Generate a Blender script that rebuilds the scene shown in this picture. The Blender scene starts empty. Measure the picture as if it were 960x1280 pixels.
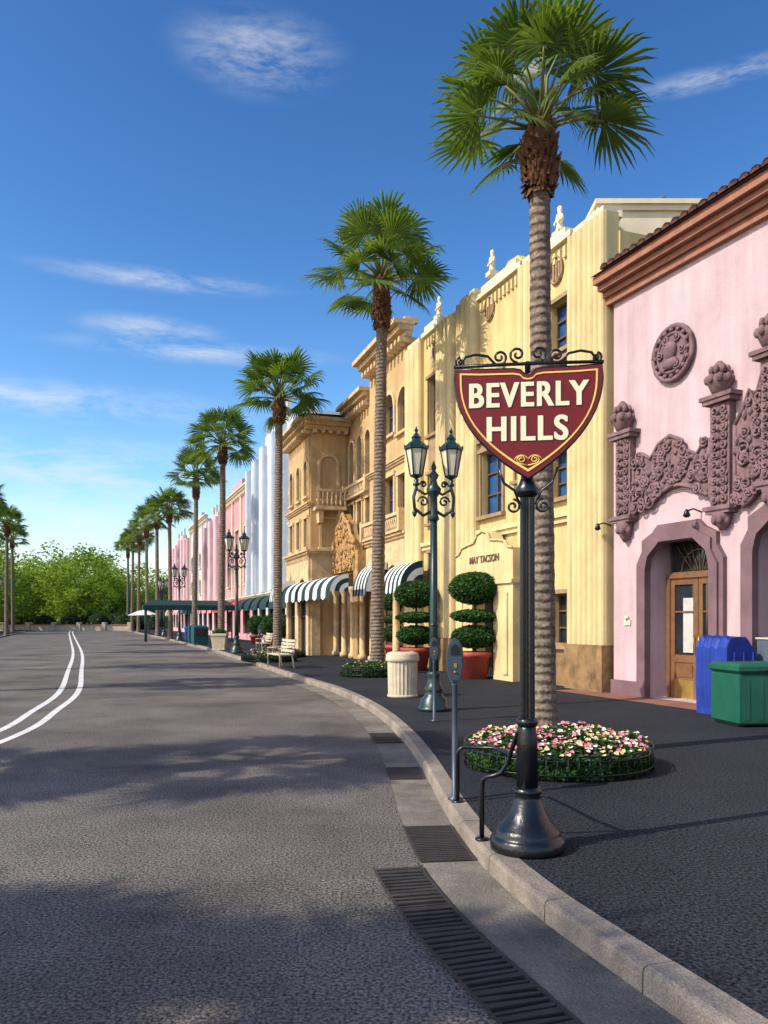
import bpy, math, random
from mathutils import Vector, Matrix
random.seed(7)
rnd=random.random
def ru(a,b): return a+(b-a)*random.random()
FOC=1000.; CH=1.7; HY=775.; SW=0.13
scene=bpy.context.scene

# ---------------------------------------------------------------- materials
def mat(name,col,rough=.7,nscale=3.,namt=.25,bump=0.,bscale=40.,metal=0.,streak=0.,spec=.3,coat=0.,transl=0.,fine=0.,fscale=120.):
    m=bpy.data.materials.new(name); m.use_nodes=True
    nt=m.node_tree; N=nt.nodes; L=nt.links
    for n in list(N): N.remove(n)
    out=N.new('ShaderNodeOutputMaterial'); b=N.new('ShaderNodeBsdfPrincipled')
    b.inputs['Roughness'].default_value=rough; b.inputs['Metallic'].default_value=metal
    b.inputs['Specular IOR Level'].default_value=spec
    b.inputs['Coat Weight'].default_value=coat
    tc=N.new('ShaderNodeTexCoord')
    no=N.new('ShaderNodeTexNoise'); no.inputs['Scale'].default_value=nscale; no.inputs['Detail'].default_value=5; no.inputs['Roughness'].default_value=.65
    L.new(tc.outputs['Object'],no.inputs['Vector'])
    mr=N.new('ShaderNodeMapRange'); mr.inputs['From Min'].default_value=.3; mr.inputs['From Max'].default_value=.7
    mr.inputs['To Min'].default_value=1-namt; mr.inputs['To Max'].default_value=1+namt*.6
    L.new(no.outputs['Fac'],mr.inputs['Value'])
    fac=mr.outputs['Result']
    def mulf(a,bb):
        q=N.new('ShaderNodeMath'); q.operation='MULTIPLY'; L.new(a,q.inputs[0]); L.new(bb,q.inputs[1]); return q.outputs[0]
    if streak>0:
        mp=N.new('ShaderNodeMapping'); mp.inputs['Scale'].default_value=(2.6,2.6,.22); L.new(tc.outputs['Object'],mp.inputs['Vector'])
        n2=N.new('ShaderNodeTexNoise'); n2.inputs['Scale'].default_value=1.6; n2.inputs['Detail'].default_value=6; L.new(mp.outputs[0],n2.inputs['Vector'])
        m2=N.new('ShaderNodeMapRange'); m2.inputs['From Min'].default_value=.35; m2.inputs['From Max'].default_value=.7
        m2.inputs['To Min'].default_value=1+streak*.3; m2.inputs['To Max'].default_value=1-streak; L.new(n2.outputs['Fac'],m2.inputs['Value'])
        fac=mulf(fac,m2.outputs['Result'])
    if fine>0:
        n3=N.new('ShaderNodeTexNoise'); n3.inputs['Scale'].default_value=fscale; n3.inputs['Detail'].default_value=3; L.new(tc.outputs['Object'],n3.inputs['Vector'])
        m3=N.new('ShaderNodeMapRange'); m3.inputs['From Min'].default_value=.35; m3.inputs['From Max'].default_value=.65
        m3.inputs['To Min'].default_value=max(0.,1-fine); m3.inputs['To Max'].default_value=1+fine; L.new(n3.outputs['Fac'],m3.inputs['Value'])
        fac=mulf(fac,m3.outputs['Result'])
    vm=N.new('ShaderNodeVectorMath'); vm.operation='SCALE'; vm.inputs[0].default_value=col[:3]; L.new(fac,vm.inputs['Scale'])
    L.new(vm.outputs[0],b.inputs['Base Color'])
    if bump>0:
        nb=N.new('ShaderNodeTexNoise'); nb.inputs['Scale'].default_value=bscale; nb.inputs['Detail'].default_value=4
        L.new(tc.outputs['Object'],nb.inputs['Vector'])
        bp=N.new('ShaderNodeBump'); bp.inputs['Strength'].default_value=bump; bp.inputs['Distance'].default_value=.02
        L.new(nb.outputs['Fac'],bp.inputs['Height']); L.new(bp.outputs[0],b.inputs['Normal'])
    if transl>0:
        tr=N.new('ShaderNodeBsdfTranslucent'); v2=N.new('ShaderNodeVectorMath'); v2.operation='MULTIPLY'
        L.new(vm.outputs[0],v2.inputs[0]); v2.inputs[1].default_value=(1.9,1.7,.6); L.new(v2.outputs[0],tr.inputs['Color'])
        mx=N.new('ShaderNodeMixShader'); mx.inputs[0].default_value=transl; L.new(b.outputs[0],mx.inputs[1]); L.new(tr.outputs[0],mx.inputs[2])
        L.new(mx.outputs[0],out.inputs[0])
    else: L.new(b.outputs[0],out.inputs[0])
    return m
M={}
M['road']=mat('asphalt_road',(.158,.139,.120),.85,.45,.5,.9,70,fine=.75,fscale=52,spec=.2)
M['side']=mat('asphalt_sidewalk',(.027,.031,.038),.85,.5,.35,.9,80,fine=.98,fscale=48,spec=.18)
M['gutter']=mat('gutter_concrete',(.20,.175,.14),.9,1.5,.5,.5,60,fine=.3)
M['kerb']=mat('kerb_concrete',(.27,.23,.18),.9,2.,.4,.5,50,fine=.3)
M['iron']=mat('grate_iron',(.05,.042,.038),.7,5,.3,.3,60)
M['dark']=mat('void_dark',(.012,.012,.012),.9)
M['line']=mat('road_paint',(.72,.7,.66),.7,2.,.2,.4,70,fine=.2)
M['grass']=mat('grass',(.06,.10,.025),.9,.3,.35,.6,8)
M['terra']=mat('terracotta_paving',(.26,.12,.08),.85,2,.25,.4,40)
M['pink']=mat('pink_stucco',(.54,.405,.42),.9,.9,.15,.5,45,streak=.14,fine=.07)
M['mauve']=mat('mauve_stone',(.20,.125,.13),.85,5,.4,.6,50)
M['mauve2']=mat('mauve_plinth',(.18,.11,.12),.85,2,.25,.4,50)
M['rtile']=mat('roof_tile',(.16,.075,.055),.8,5,.45,.4,30)
M['rcorn']=mat('terracotta_cornice',(.31,.14,.09),.8,4,.25,.3,30)
M['wood']=mat('door_wood',(.19,.095,.042),.5,6,.3,.1,30)
M['brass']=mat('brass_plate',(.5,.33,.1),.35,6,.2,metal=.7)
M['glass']=mat('window_glass',(.02,.09,.24),.06,2,.4,spec=.9)
M['glassd']=mat('dark_glass',(.02,.025,.03),.08,2,.4,spec=.6)
M['curtain']=mat('curtain',(.50,.50,.47),.8,8,.2)
M['yel']=mat('yellow_stucco',(.60,.465,.205),.85,.9,.18,.4,45,streak=.2,fine=.06)
M['yflute']=mat('yellow_flutes',(.65,.52,.26),.8,1.2,.17,.2,45,streak=.17)
M['cream']=mat('cream_stucco',(.72,.63,.44),.85,1.,.1,.3,45,streak=.1)
M['brownst']=mat('brown_stone',(.27,.17,.075),.8,2.2,.6,.5,20,streak=.1)
M['bronze']=mat('bronze_frame',(.13,.085,.05),.5,5,.2)
M['panelbr']=mat('spandrel_panel',(.32,.215,.12),.7,4,.3,.3,20)
M['tan']=mat('tan_stucco',(.55,.365,.17),.85,.8,.22,.5,35,streak=.18,fine=.06)
M['tantrim']=mat('tan_trim',(.62,.45,.245),.85,3,.3,.6,30,streak=.1)
M['gold']=mat('gilded_stone',(.42,.255,.10),.8,4,.4,.8,20)
M['wblue']=mat('white_blue_stucco',(.55,.61,.67),.8,1,.12,streak=.1)
M['rose']=mat('rose_stucco',(.60,.31,.33),.8,1,.15,streak=.1)  # saturation lowered to put distance haze into the base colour
M['rose2']=mat('pale_rose_stucco',(.66,.45,.47),.8,1,.15,streak=.1)
M['lav']=mat('lavender_stucco',(.57,.51,.61),.8,1,.15,streak=.1)
M['white']=mat('white_fabric',(.70,.70,.67),.8,4,.1)
M['agreen']=mat('awning_green',(.012,.04,.04),.8,4,.2)
M['ared']=mat('awning_red',(.4,.04,.06),.8,4,.2)
M['apink']=mat('awning_pink',(.7,.45,.45),.8,4,.2)
M['sred']=mat('sign_maroon',(.165,.011,.010),.42,2,.12,.05,60,spec=.35)
M['sgold']=mat('sign_gold',(.86,.58,.14),.4,6,.15)
M['scream']=mat('sign_cream',(.88,.79,.52),.5,4,.06)
M['black']=mat('black_cast_iron',(.006,.008,.011),.3,6,.3,.15,40,spec=.5)
M['lgreen']=mat('lamp_green_iron',(.010,.033,.035),.35,6,.3,.15,40,spec=.5)
M['lglass']=mat('lantern_glass',(.62,.58,.42),.2,4,.1,spec=.5)
M['pot']=mat('red_pot',(.36,.065,.045),.6,4,.25,.2,20)
M['beige']=mat('beige_concrete',(.55,.47,.34),.75,5,.2,.3,40)
M['metergr']=mat('meter_grey',(.07,.085,.11),.4,4,.2,metal=.3)
M['blue']=mat('blue_tarp',(.012,.04,.27),.6,3,.3,.6,6)
M['green']=mat('green_bin',(.01,.10,.06),.5,3,.2,.1,20)
M['greybox']=mat('grey_box',(.09,.12,.15),.6,3,.2)
M['teal']=mat('teal_metal',(.012,.07,.075),.5,3,.2)
M['bark']=mat('palm_bark',(.20,.155,.115),.95,7,.5,1.,22,fine=.3,fscale=30)
M['boot']=mat('palm_boots',(.13,.06,.028),.95,12,.6,.7,25)
M['frond']=mat('palm_frond',(.092,.160,.030),.45,1.6,.65,transl=.40,spec=.5)
M['stem']=mat('palm_stem',(.18,.2,.05),.6,3,.3)
M['leaf']=mat('tree_leaf',(.17,.27,.03),.7,.35,.5,transl=.42)
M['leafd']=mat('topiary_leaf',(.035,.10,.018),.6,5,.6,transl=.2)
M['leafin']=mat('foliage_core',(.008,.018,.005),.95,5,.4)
M['trunk']=mat('tree_trunk',(.07,.05,.035),.95,4,.3)
M['fwhite']=mat('petal_white',(.8,.76,.68),.7,20,.15)
M['fpink']=mat('petal_pink',(.72,.18,.27),.7,20,.25)
M['fyel']=mat('petal_yellow',(.75,.6,.25),.7,20,.2)
def ringmat(m):
    nt=m.node_tree; N=nt.nodes; L=nt.links
    b=[n for n in N if n.type=='BSDF_PRINCIPLED'][0]
    tc=[n for n in N if n.type=='TEX_COORD'][0]
    w=N.new('ShaderNodeTexWave'); w.bands_direction='Z'; w.inputs['Scale'].default_value=3.; w.inputs['Distortion'].default_value=3; w.inputs['Detail'].default_value=3
    L.new(tc.outputs['Object'],w.inputs['Vector'])
    bp=N.new('ShaderNodeBump'); bp.inputs['Strength'].default_value=.8; bp.inputs['Distance'].default_value=.03
    old=b.inputs['Normal'].links[0].from_socket
    L.new(w.outputs['Fac'],bp.inputs['Height']); L.new(old,bp.inputs['Normal']); L.new(bp.outputs[0],b.inputs['Normal'])
ringmat(M['bark'])
def crackmat(m,amt,sc):
    nt=m.node_tree; N=nt.nodes; L=nt.links
    b=[n for n in N if n.type=='BSDF_PRINCIPLED'][0]; tc=[n for n in N if n.type=='TEX_COORD'][0]
    src=b.inputs['Base Color'].links[0].from_socket
    nz=N.new('ShaderNodeTexNoise'); nz.inputs['Scale'].default_value=1.3; nz.inputs['Detail'].default_value=6; L.new(tc.outputs['Object'],nz.inputs['Vector'])
    mxv=N.new('ShaderNodeVectorMath'); mxv.operation='MULTIPLY_ADD'; L.new(nz.outputs['Color'],mxv.inputs[0]); mxv.inputs[1].default_value=(1.3,1.3,0); L.new(tc.outputs['Object'],mxv.inputs[2])
    v=N.new('ShaderNodeTexVoronoi'); v.feature='DISTANCE_TO_EDGE'; v.inputs['Scale'].default_value=sc; L.new(mxv.outputs[0],v.inputs['Vector'])
    mr=N.new('ShaderNodeMapRange'); mr.inputs['From Min'].default_value=.0; mr.inputs['From Max'].default_value=.004; mr.inputs['To Min'].default_value=1-amt; mr.inputs['To Max'].default_value=1; L.new(v.outputs['Distance'],mr.inputs['Value'])
    sc_=N.new('ShaderNodeVectorMath'); sc_.operation='SCALE'; L.new(src,sc_.inputs[0]); L.new(mr.outputs[0],sc_.inputs['Scale']); L.new(sc_.outputs[0],b.inputs['Base Color'])
crackmat(M['road'],.2,.16)

# ---------------------------------------------------------------- mesh builder
class MB:
    def __init__(s): s.v=[];s.f=[];s.sm=[];s.M=Matrix.Identity(4)
    def add(s,vs,fs,smooth=False):
        b=len(s.v); Mx=s.M
        s.v+=[tuple(Mx@Vector(p)) for p in vs]
        s.f+=[tuple(i+b for i in f) for f in fs]; s.sm+=[smooth]*len(fs)
    def quad(s,a,b,c,d): s.add([a,b,c,d],[(0,1,2,3)])
    def box(s,x0,x1,y0,y1,z0,z1,tx=0,ty=0):
        x0,x1=sorted((x0,x1));y0,y1=sorted((y0,y1));z0,z1=sorted((z0,z1))
        s.add([(x0,y0,z0),(x1,y0,z0),(x1,y1,z0),(x0,y1,z0),(x0+tx,y0+ty,z1),(x1-tx,y0+ty,z1),(x1-tx,y1-ty,z1),(x0+tx,y1-ty,z1)],
          [(0,3,2,1),(4,5,6,7),(0,1,5,4),(1,2,6,5),(2,3,7,6),(3,0,4,7)])
    def bbox(s,x0,x1,y0,y1,z0,z1,b=.02):
        x0,x1=sorted((x0,x1));y0,y1=sorted((y0,y1))
        s.box(x0+b,x1-b,y0+b,y1-b,z0,z0+b,-b,-b); s.box(x0,x1,y0,y1,z0+b,z1-b); s.box(x0,x1,y0,y1,z1-b,z1,b,b)
    def prism(s,pts,y0,y1):  # pts in xz
        n=len(pts)
        s.add([(p[0],y0,p[1]) for p in pts]+[(p[0],y1,p[1]) for p in pts],
          [tuple(range(n)),tuple(range(2*n-1,n-1,-1))]+[(i,i+n,(i+1)%n+n,(i+1)%n) for i in range(n)])
    def lathe(s,prof,c=(0,0,0),seg=20,smooth=True,sx=1,sy=1,rib=0,a0=0):
        vs=[];fs=[];n=len(prof)
        for i in range(seg):
            a=2*math.pi*i/seg+a0
            k=1-rib*(i%2)
            for r,z in prof: vs.append((c[0]+r*k*sx*math.cos(a),c[1]+r*k*sy*math.sin(a),c[2]+z))
        for i in range(seg):
            j=(i+1)%seg
            for q in range(n-1): fs.append((i*n+q,j*n+q,j*n+q+1,i*n+q+1))
        fs.append(tuple(i*n+n-1 for i in range(seg))); fs.append(tuple(i*n for i in range(seg-1,-1,-1)))
        s.add(vs,fs,smooth)
    def tube(s,path,r,seg=7,closed=False):
        pts=[Vector(p) for p in path]; n=len(pts); vs=[];fs=[]
        for i,p in enumerate(pts):
            t=(pts[min(i+1,n-1)]-pts[max(i-1,0)])
            if t.length<1e-6: t=Vector((0,0,1))
            t.normalize()
            up=Vector((0,0,1)) if abs(t.z)<.9 else Vector((0,1,0))
            a=t.cross(up).normalized(); b=a.cross(t)
            rr=r[i] if isinstance(r,(list,tuple)) else r
            for k in range(seg):
                an=2*math.pi*k/seg; vs.append(tuple(p+a*math.cos(an)*rr+b*math.sin(an)*rr))
        for i in range(n-1):
            for k in range(seg):
                k2=(k+1)%seg; fs.append((i*seg+k,i*seg+k2,(i+1)*seg+k2,(i+1)*seg+k))
        fs.append(tuple(range(seg-1,-1,-1))); fs.append(tuple((n-1)*seg+k for k in range(seg)))
        s.add(vs,fs,True)
    def ell(s,c,r,seg=12,rings=8,jit=0):
        vs=[];fs=[]
        for i in range(rings+1):
            ph=math.pi*i/rings
            for j in range(seg):
                a=2*math.pi*j/seg; k=1+ru(-jit,jit)
                vs.append((c[0]+r[0]*k*math.sin(ph)*math.cos(a),c[1]+r[1]*k*math.sin(ph)*math.sin(a),c[2]+r[2]*k*math.cos(ph)))
        for i in range(rings):
            for j in range(seg):
                j2=(j+1)%seg; fs.append((i*seg+j,(i+1)*seg+j,(i+1)*seg+j2,i*seg+j2))
        s.add(vs,fs,True)
    def mesh(s,name,m):
        me=bpy.data.meshes.new(name); me.from_pydata(s.v,[],s.f); me.materials.append(m)
        me.polygons.foreach_set('use_smooth',s.sm); me.update(); return me

def link(o): scene.collection.objects.link(o); return o
class Asm:
    def __init__(s,name,loc=(0,0,0),rot=0,scale=1):
        s.name=name; s.loc=Vector(loc); s.rot=rot; s.scale=scale; s.parts={}; s.M=Matrix.Identity(4); s.extra=[]
    def p(s,part,m):
        k=part
        if k not in s.parts: s.parts[k]=(MB(),M[m])
        b=s.parts[k][0]; b.M=s.M; return b
    def facade(s,A,B,z=0):
        d=(Vector(B)-Vector(A)); L=d.length; d/=L
        s.M=Matrix(((d.x,-d.y,0,A[0]-s.loc.x),(d.y,d.x,0,A[1]-s.loc.y),(0,0,1,z-s.loc.z),(0,0,0,1)))
        return Fac(s,A,d,L)
    def done(s):
        e=bpy.data.objects.new(s.name,None); link(e); e.location=s.loc; e.rotation_euler=(0,0,s.rot); e.scale=(s.scale,)*3
        e.empty_display_size=.3
        s.obs=[]
        for k,(b,m) in s.parts.items():
            if not b.f: continue
            o=bpy.data.objects.new(k,b.mesh(k,m)); link(o); o.parent=e; s.obs.append(o)
        for o in s.extra: link(o); o.parent=e; s.obs.append(o)
        s.e=e; return e
    def text(s,body,size,mtx,m,extrude=.004,offset=0.,sx=1.,name='lettering'):
        c=bpy.data.curves.new(name,'FONT'); c.body=body; c.size=size; c.extrude=extrude; c.offset=offset
        c.align_x='CENTER'; c.align_y='CENTER'; c.materials.append(M[m])
        o=bpy.data.objects.new(name,c); o.matrix_local=mtx@Matrix.Diagonal((sx,1,1,1)); s.extra.append(o)
        return o
def copy_asm(src,name,loc,rot=0,scale=1.):
    e=bpy.data.objects.new(name,None); link(e); e.location=loc; e.rotation_euler=(0,0,rot); e.scale=scale if isinstance(scale,tuple) else (scale,)*3
    for o in src.obs:
        q=bpy.data.objects.new(o.name,o.data); link(q); q.parent=e; q.matrix_local=o.matrix_local.copy() if o in src.extra else Matrix.Identity(4)
    return e

class Fac:
    def __init__(s,asm,A,d,L): s.a=asm; s.A=A; s.d=d; s.L=L; s.Mx=asm.M.copy()
    def use(s): s.a.M=s.Mx
    def U(s,px,w=0):
        k=(px-480)/FOC; nx,ny=-s.d.y,s.d.x
        X0=s.A[0]+nx*w; Y0=s.A[1]+ny*w
        return (X0-k*Y0)/(k*s.d.y-s.d.x)
    def Z(s,px,py,w=0):
        u=s.U(px,w); Y=s.A[1]+s.d.y*u+s.d.x*w
        return CH+(HY-py)/FOC*Y
    def op(s,x0,x1,y0,y1,w=0):
        a,b=sorted((s.U(x0,w),s.U(x1,w))); xm=(x0+x1)/2
        return (a,b,s.Z(xm,y1,w),s.Z(xm,y0,w))
    def wall(s,part,m,u0,u1,z0,z1,ops=(),w=0,depth=.3,cap=True):
        s.use(); b=s.a.p(part,m)
        us=sorted(set([u0,u1]+[o[0] for o in ops]+[o[1] for o in ops])); zs=sorted(set([z0,z1]+[o[2] for o in ops]+[o[3] for o in ops]))
        us=[u for u in us if u0<=u<=u1]; zs=[z for z in zs if z0<=z<=z1]
        for i in range(len(us)-1):
            for j in range(len(zs)-1):
                cu=(us[i]+us[i+1])/2; cz=(zs[j]+zs[j+1])/2
                if any(o[0]<cu<o[1] and o[2]<cz<o[3] for o in ops): continue
                b.quad((us[i],w,zs[j]),(us[i+1],w,zs[j]),(us[i+1],w,zs[j+1]),(us[i],w,zs[j+1]))
        for o in ops:
            a,c,lo,hi=o[:4]; arch=len(o)>4 and o[4]
            e=w-depth
            if arch:
                r=(c-a)/2; zc=hi-r; mid=(a+c)/2; n=8
                arc=[(mid-r*math.cos(math.pi*k/(2*n)),zc+r*math.sin(math.pi*k/(2*n))) for k in range(n+1)]
                for k in range(n):
                    p,q=arc[k],arc[k+1]
                    b.add([(a,w,hi),(p[0],w,p[1]),(q[0],w,q[1])],[(0,1,2)])
                    b.quad((p[0],w,p[1]),(q[0],w,q[1]),(q[0],e,q[1]),(p[0],e,p[1]))
                    p2=(2*mid-p[0],p[1]);q2=(2*mid-q[0],q[1])
                    b.add([(c,w,hi),(p2[0],w,p2[1]),(q2[0],w,q2[1])],[(0,1,2)])
                    b.quad((p2[0],w,p2[1]),(q2[0],w,q2[1]),(q2[0],e,q2[1]),(p2[0],e,p2[1]))
                top=zc
            else:
                b.quad((a,w,hi),(c,w,hi),(c,e,hi),(a,e,hi)); top=hi
            b.quad((a,w,lo),(a,w,top),(a,e,top),(a,e,lo)); b.quad((c,w,lo),(c,w,top),(c,e,top),(c,e,lo))
            b.quad((a,w,lo),(c,w,lo),(c,e,lo),(a,e,lo))
        if cap:
            e=w-.4
            b.quad((u0,w,z0),(u0,e,z0),(u0,e,z1),(u0,w,z1)); b.quad((u1,w,z0),(u1,e,z0),(u1,e,z1),(u1,w,z1))
            b.quad((u0,w,z1),(u1,w,z1),(u1,e,z1),(u0,e,z1))
    def win(s,o,nx=2,nz=2,w=0,depth=.3,glass='glass',frame='bronze',trim=None,fw=.05,sill=True,tw=.12,curt=False):
        s.use(); a,c,lo,hi=o[:4]; arch=len(o)>4 and o[4]
        g=s.a.p('window_glass_'+glass,glass); gw=w-depth*.75
        g.quad((a,gw,lo),(c,gw,lo),(c,gw,hi),(a,gw,hi))
        f=s.a.p('window_frames_'+frame,frame)
        f.box(a,a+fw,gw+.01,gw+.08,lo,hi); f.box(c-fw,c,gw+.01,gw+.08,lo,hi)
        f.box(a+fw,c-fw,gw+.01,gw+.08,lo,lo+fw)
        if not arch: f.box(a+fw,c-fw,gw+.01,gw+.08,hi-fw,hi)
        for i in range(1,nx): u=a+(c-a)*i/nx; f.box(u-fw*.4,u+fw*.4,gw+.012,gw+.07,lo+fw,hi-(0 if arch else fw))
        for i in range(1,nz): z=lo+(hi-lo)*i/nz; f.box(a+fw,c-fw,gw+.014,gw+.066,z-fw*.4,z+fw*.4)
        if trim:
            t=s.a.p('trim_'+trim,trim)
            if arch:
                r=(c-a)/2; zc=hi-r; mid=(a+c)/2; n=14
                for k in range(n):
                    a1=math.pi*k/n;a2=math.pi*(k+1)/n
                    P=[(mid-math.cos(x)*rr,zc+math.sin(x)*rr) for x,rr in ((a1,r+.01),(a2,r+.01),(a2,r+tw),(a1,r+tw))]
                    t.prism(P,w+.003,w+.07)
                t.box(a-tw,a-.01,w+.002,w+.06,lo,zc-.002); t.box(c+.01,c+tw,w+.002,w+.06,lo,zc-.002)
            else:
                t.box(a-tw,a-.01,w+.002,w+.06,lo,hi-.002); t.box(c+.01,c+tw,w+.002,w+.06,lo,hi-.002); t.box(a-tw-.04,c+tw+.04,w+.002,w+.1,hi,hi+tw)
            if sill: t.box(a-tw-.05,c+tw+.05,w+.002,w+.14,lo-.1,lo-.003)
    def box(s,part,m,u0,u1,w0,w1,z0,z1): s.use(); s.a.p(part,m).box(u0,u1,w0,w1,z0,z1)
    def flutes(s,part,m,u0,u1,z0,z1,n,w=0,pr=.12):
        s.use(); b=s.a.p(part,m); st=(u1-u0)/n; K=6
        b.box(u0,u1,w-.3,w+pr*.25,z0,z1)
        for i in range(n):
            c=u0+st*(i+.5); r=st*.47
            pts=[(c-r*math.cos(math.pi*k/K),w+pr*.25+.001+pr*math.sin(math.pi*k/K)) for k in range(K+1)]
            hh=z1-.02+(.06 if n%2 and i==n//2 else 0)
            vs=[(p[0],p[1],z0) for p in pts]+[(p[0],p[1],hh) for p in pts]; q=K+1
            b.add(vs,[(k,k+1,k+1+q,k+q) for k in range(K)]+[tuple(range(q,2*q))],False)
    def cornice(s,part,m,u0,u1,z,h=.3,out=.3,w=0,dent=0.):
        s.use(); b=s.a.p(part,m)
        b.box(u0,u1,w+.003,w+out*.35,z,z+h*.35); b.box(u0-.03,u1+.03,w-.05,w+out*.7,z+h*.35+.002,z+h*.7); b.box(u0-.08,u1+.08,w-.07,w+out,z+h*.7+.002,z+h)
        if dent>0:
            n=int((u1-u0)/dent)
            for i in range(n):
                u=u0+dent*(i+.5); b.box(u-dent*.22,u+dent*.22,w+.004,w+out*.62,z-dent*.45,z-.002)
    def awning(s,u0,u1,z0,z1,out,n,ma,mb,w=0,round_=True,val=.18):
        s.use(); K=7; st=(u1-u0)/n
        prof=[]
        for k in range(K+1):
            t=k/K
            if round_: prof.append((w+out*math.sin(t*math.pi/2),z0+(z1-z0)*math.cos(t*math.pi/2)))
            else: prof.append((w+out*t,z1+(z0-z1)*t))
        for i in range(n):
            b=s.a.p('awning_'+(ma if i%2==0 else mb),ma if i%2==0 else mb)
            a,c=u0+i*st,u0+(i+1)*st
            for k in range(K):
                b.quad((a,)+prof[k],(c,)+prof[k],(c,)+prof[k+1],(a,)+prof[k+1])
            b.add([(a,w+out,z0),(c,w+out,z0),(c,w+out+.01,z0-val*.7),((a+c)/2,w+out+.01,z0-val),(a,w+out+.01,z0-val*.7)],[(0,1,2,3,4)])
        for q in range(4):
            b=s.a.p('awning_'+(ma if q%2==0 else mb),ma if q%2==0 else mb)
            for u in (u0-.002,u1+.002):
                for k in range(K):
                    t0,t1=q/4,(q+1)/4
                    f=lambda p,t:(u,w+(p[0]-w)*t,z0+(p[1]-z0)*t)
                    b.quad(f(prof[k],t0),f(prof[k+1],t0),f(prof[k+1],t1),f(prof[k],t1))

# ---------------------------------------------------------------- kerb line & ground
def catmull(P,n=8):
    out=[]
    for i in range(len(P)-1):
        p0=P[max(i-1,0)];p1=P[i];p2=P[i+1];p3=P[min(i+2,len(P)-1)]
        for k in range(n):
            t=k/n
            out.append(tuple(.5*((2*p1[j])+(-p0[j]+p2[j])*t+(2*p0[j]-5*p1[j]+4*p2[j]-p3[j])*t*t+(-p0[j]+3*p1[j]-3*p2[j]+p3[j])*t**3) for j in (0,1)))
    out.append(P[-1]); return out
kp=[(16,-22),(9.5,-12),(4.6,-4),(2.5,0),(1.85,1.6),(1.22,3.49),(1.07,3.95),(.91,4.45),(.755,5.1),(.64,5.8),(.53,7.1),(.42,9.3),(.22,11.6),(-.25,14.8),(-1.15,18.6),(-2.5,22.7),(-6.9,36.2),(-11.7,50),(-18.4,68),(-32.6,105),(-46,140),(-70,200)]
kerb=catmull(kp,8)
def resample(P,step):
    out=[P[0]]; acc=0; 
    for i in range(len(P)-1):
        a=Vector(P[i]);b=Vector(P[i+1]);l=(b-a).length; t=step-acc
        while t<=l: 
            q=a+(b-a)*(t/l); out.append((q.x,q.y)); t+=step
        acc=(acc+l)%step
    return out
kd=resample(kerb,.3)
def offs(P,w):
    out=[]
    for i,p in enumerate(P):
        a=Vector(P[max(i-1,0)]);b=Vector(P[min(i+1,len(P)-1)]);t=(b-a).normalized()
        out.append((p[0]+t.y*w,p[1]-t.x*w))   # right side positive
    return out
def strip(name,PA,PB,z,m,z2=None):
    b=MB(); n=len(PA)
    b.add([(p[0],p[1],z) for p in PA]+[(p[0],p[1],z if z2 is None else z2) for p in PB],[(i,n+i,n+i+1,i+1) for i in range(n-1)])
    o=bpy.data.objects.new(name,b.mesh(name,M[m])); link(o); return o
g=MB(); g.quad((-900,-300,-.06),(900,-300,-.06),(900,1500,-.06),(-900,1500,-.06))
link(bpy.data.objects.new('ground',g.mesh('ground',M['grass'])))
leftk=[(p[0]-14.6,p[1]-1.0) for p in kd]
strip('road',kd,leftk,0,'road')
kin=offs(kd,.17)
strip('sidewalk',kin,[(p[0]+45,p[1]+12) for p in kin],SW-.004,'side')
strip('gutter_pavement',offs(kd,-.40),kd,.004,'gutter')
strip('sidewalk',offs(leftk,-.17),offs(leftk,-3.2),SW-.004,'side')
def kerbobj(name,P,sgn,upto):
    b=MB(); st=3; i=0
    while i+st<len(P) and P[i][1]<upto:
        seg=[Vector(q) for q in P[i:i+st+1]]
        d0=(seg[1]-seg[0]).normalized()*.006; seg[0]=seg[0]+d0; d1=(seg[-1]-seg[-2]).normalized()*.006; seg[-1]=seg[-1]-d1
        j=ru(-.003,.003)
        prof=[(0,-.03),(0.004,SW-.03),(.012,SW-.01),(.03,SW+j),(.168,SW+j+.001),(.17,-.03)]
        vs=[];n=len(prof)
        for k,q in enumerate(seg):
            a=seg[max(k-1,0)];c=seg[min(k+1,len(seg)-1)];t=(c-a).normalized()
            for w,z in prof: vs.append((q.x+t.y*w*sgn,q.y-t.x*w*sgn,z))
        fs=[(k*n+m_,k*n+m_+1,(k+1)*n+m_+1,(k+1)*n+m_) for k in range(len(seg)-1) for m_ in range(n-1)]
        fs+=[tuple(range(n)),tuple(range((len(seg)-1)*n,len(seg)*n))]
        b.add(vs,fs); i+=st
    link(bpy.data.objects.new(name,b.mesh(name,M['kerb'])))
kerbobj('kerb',kd,1,190); kerbobj('kerb',leftk,-1,190)
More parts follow.
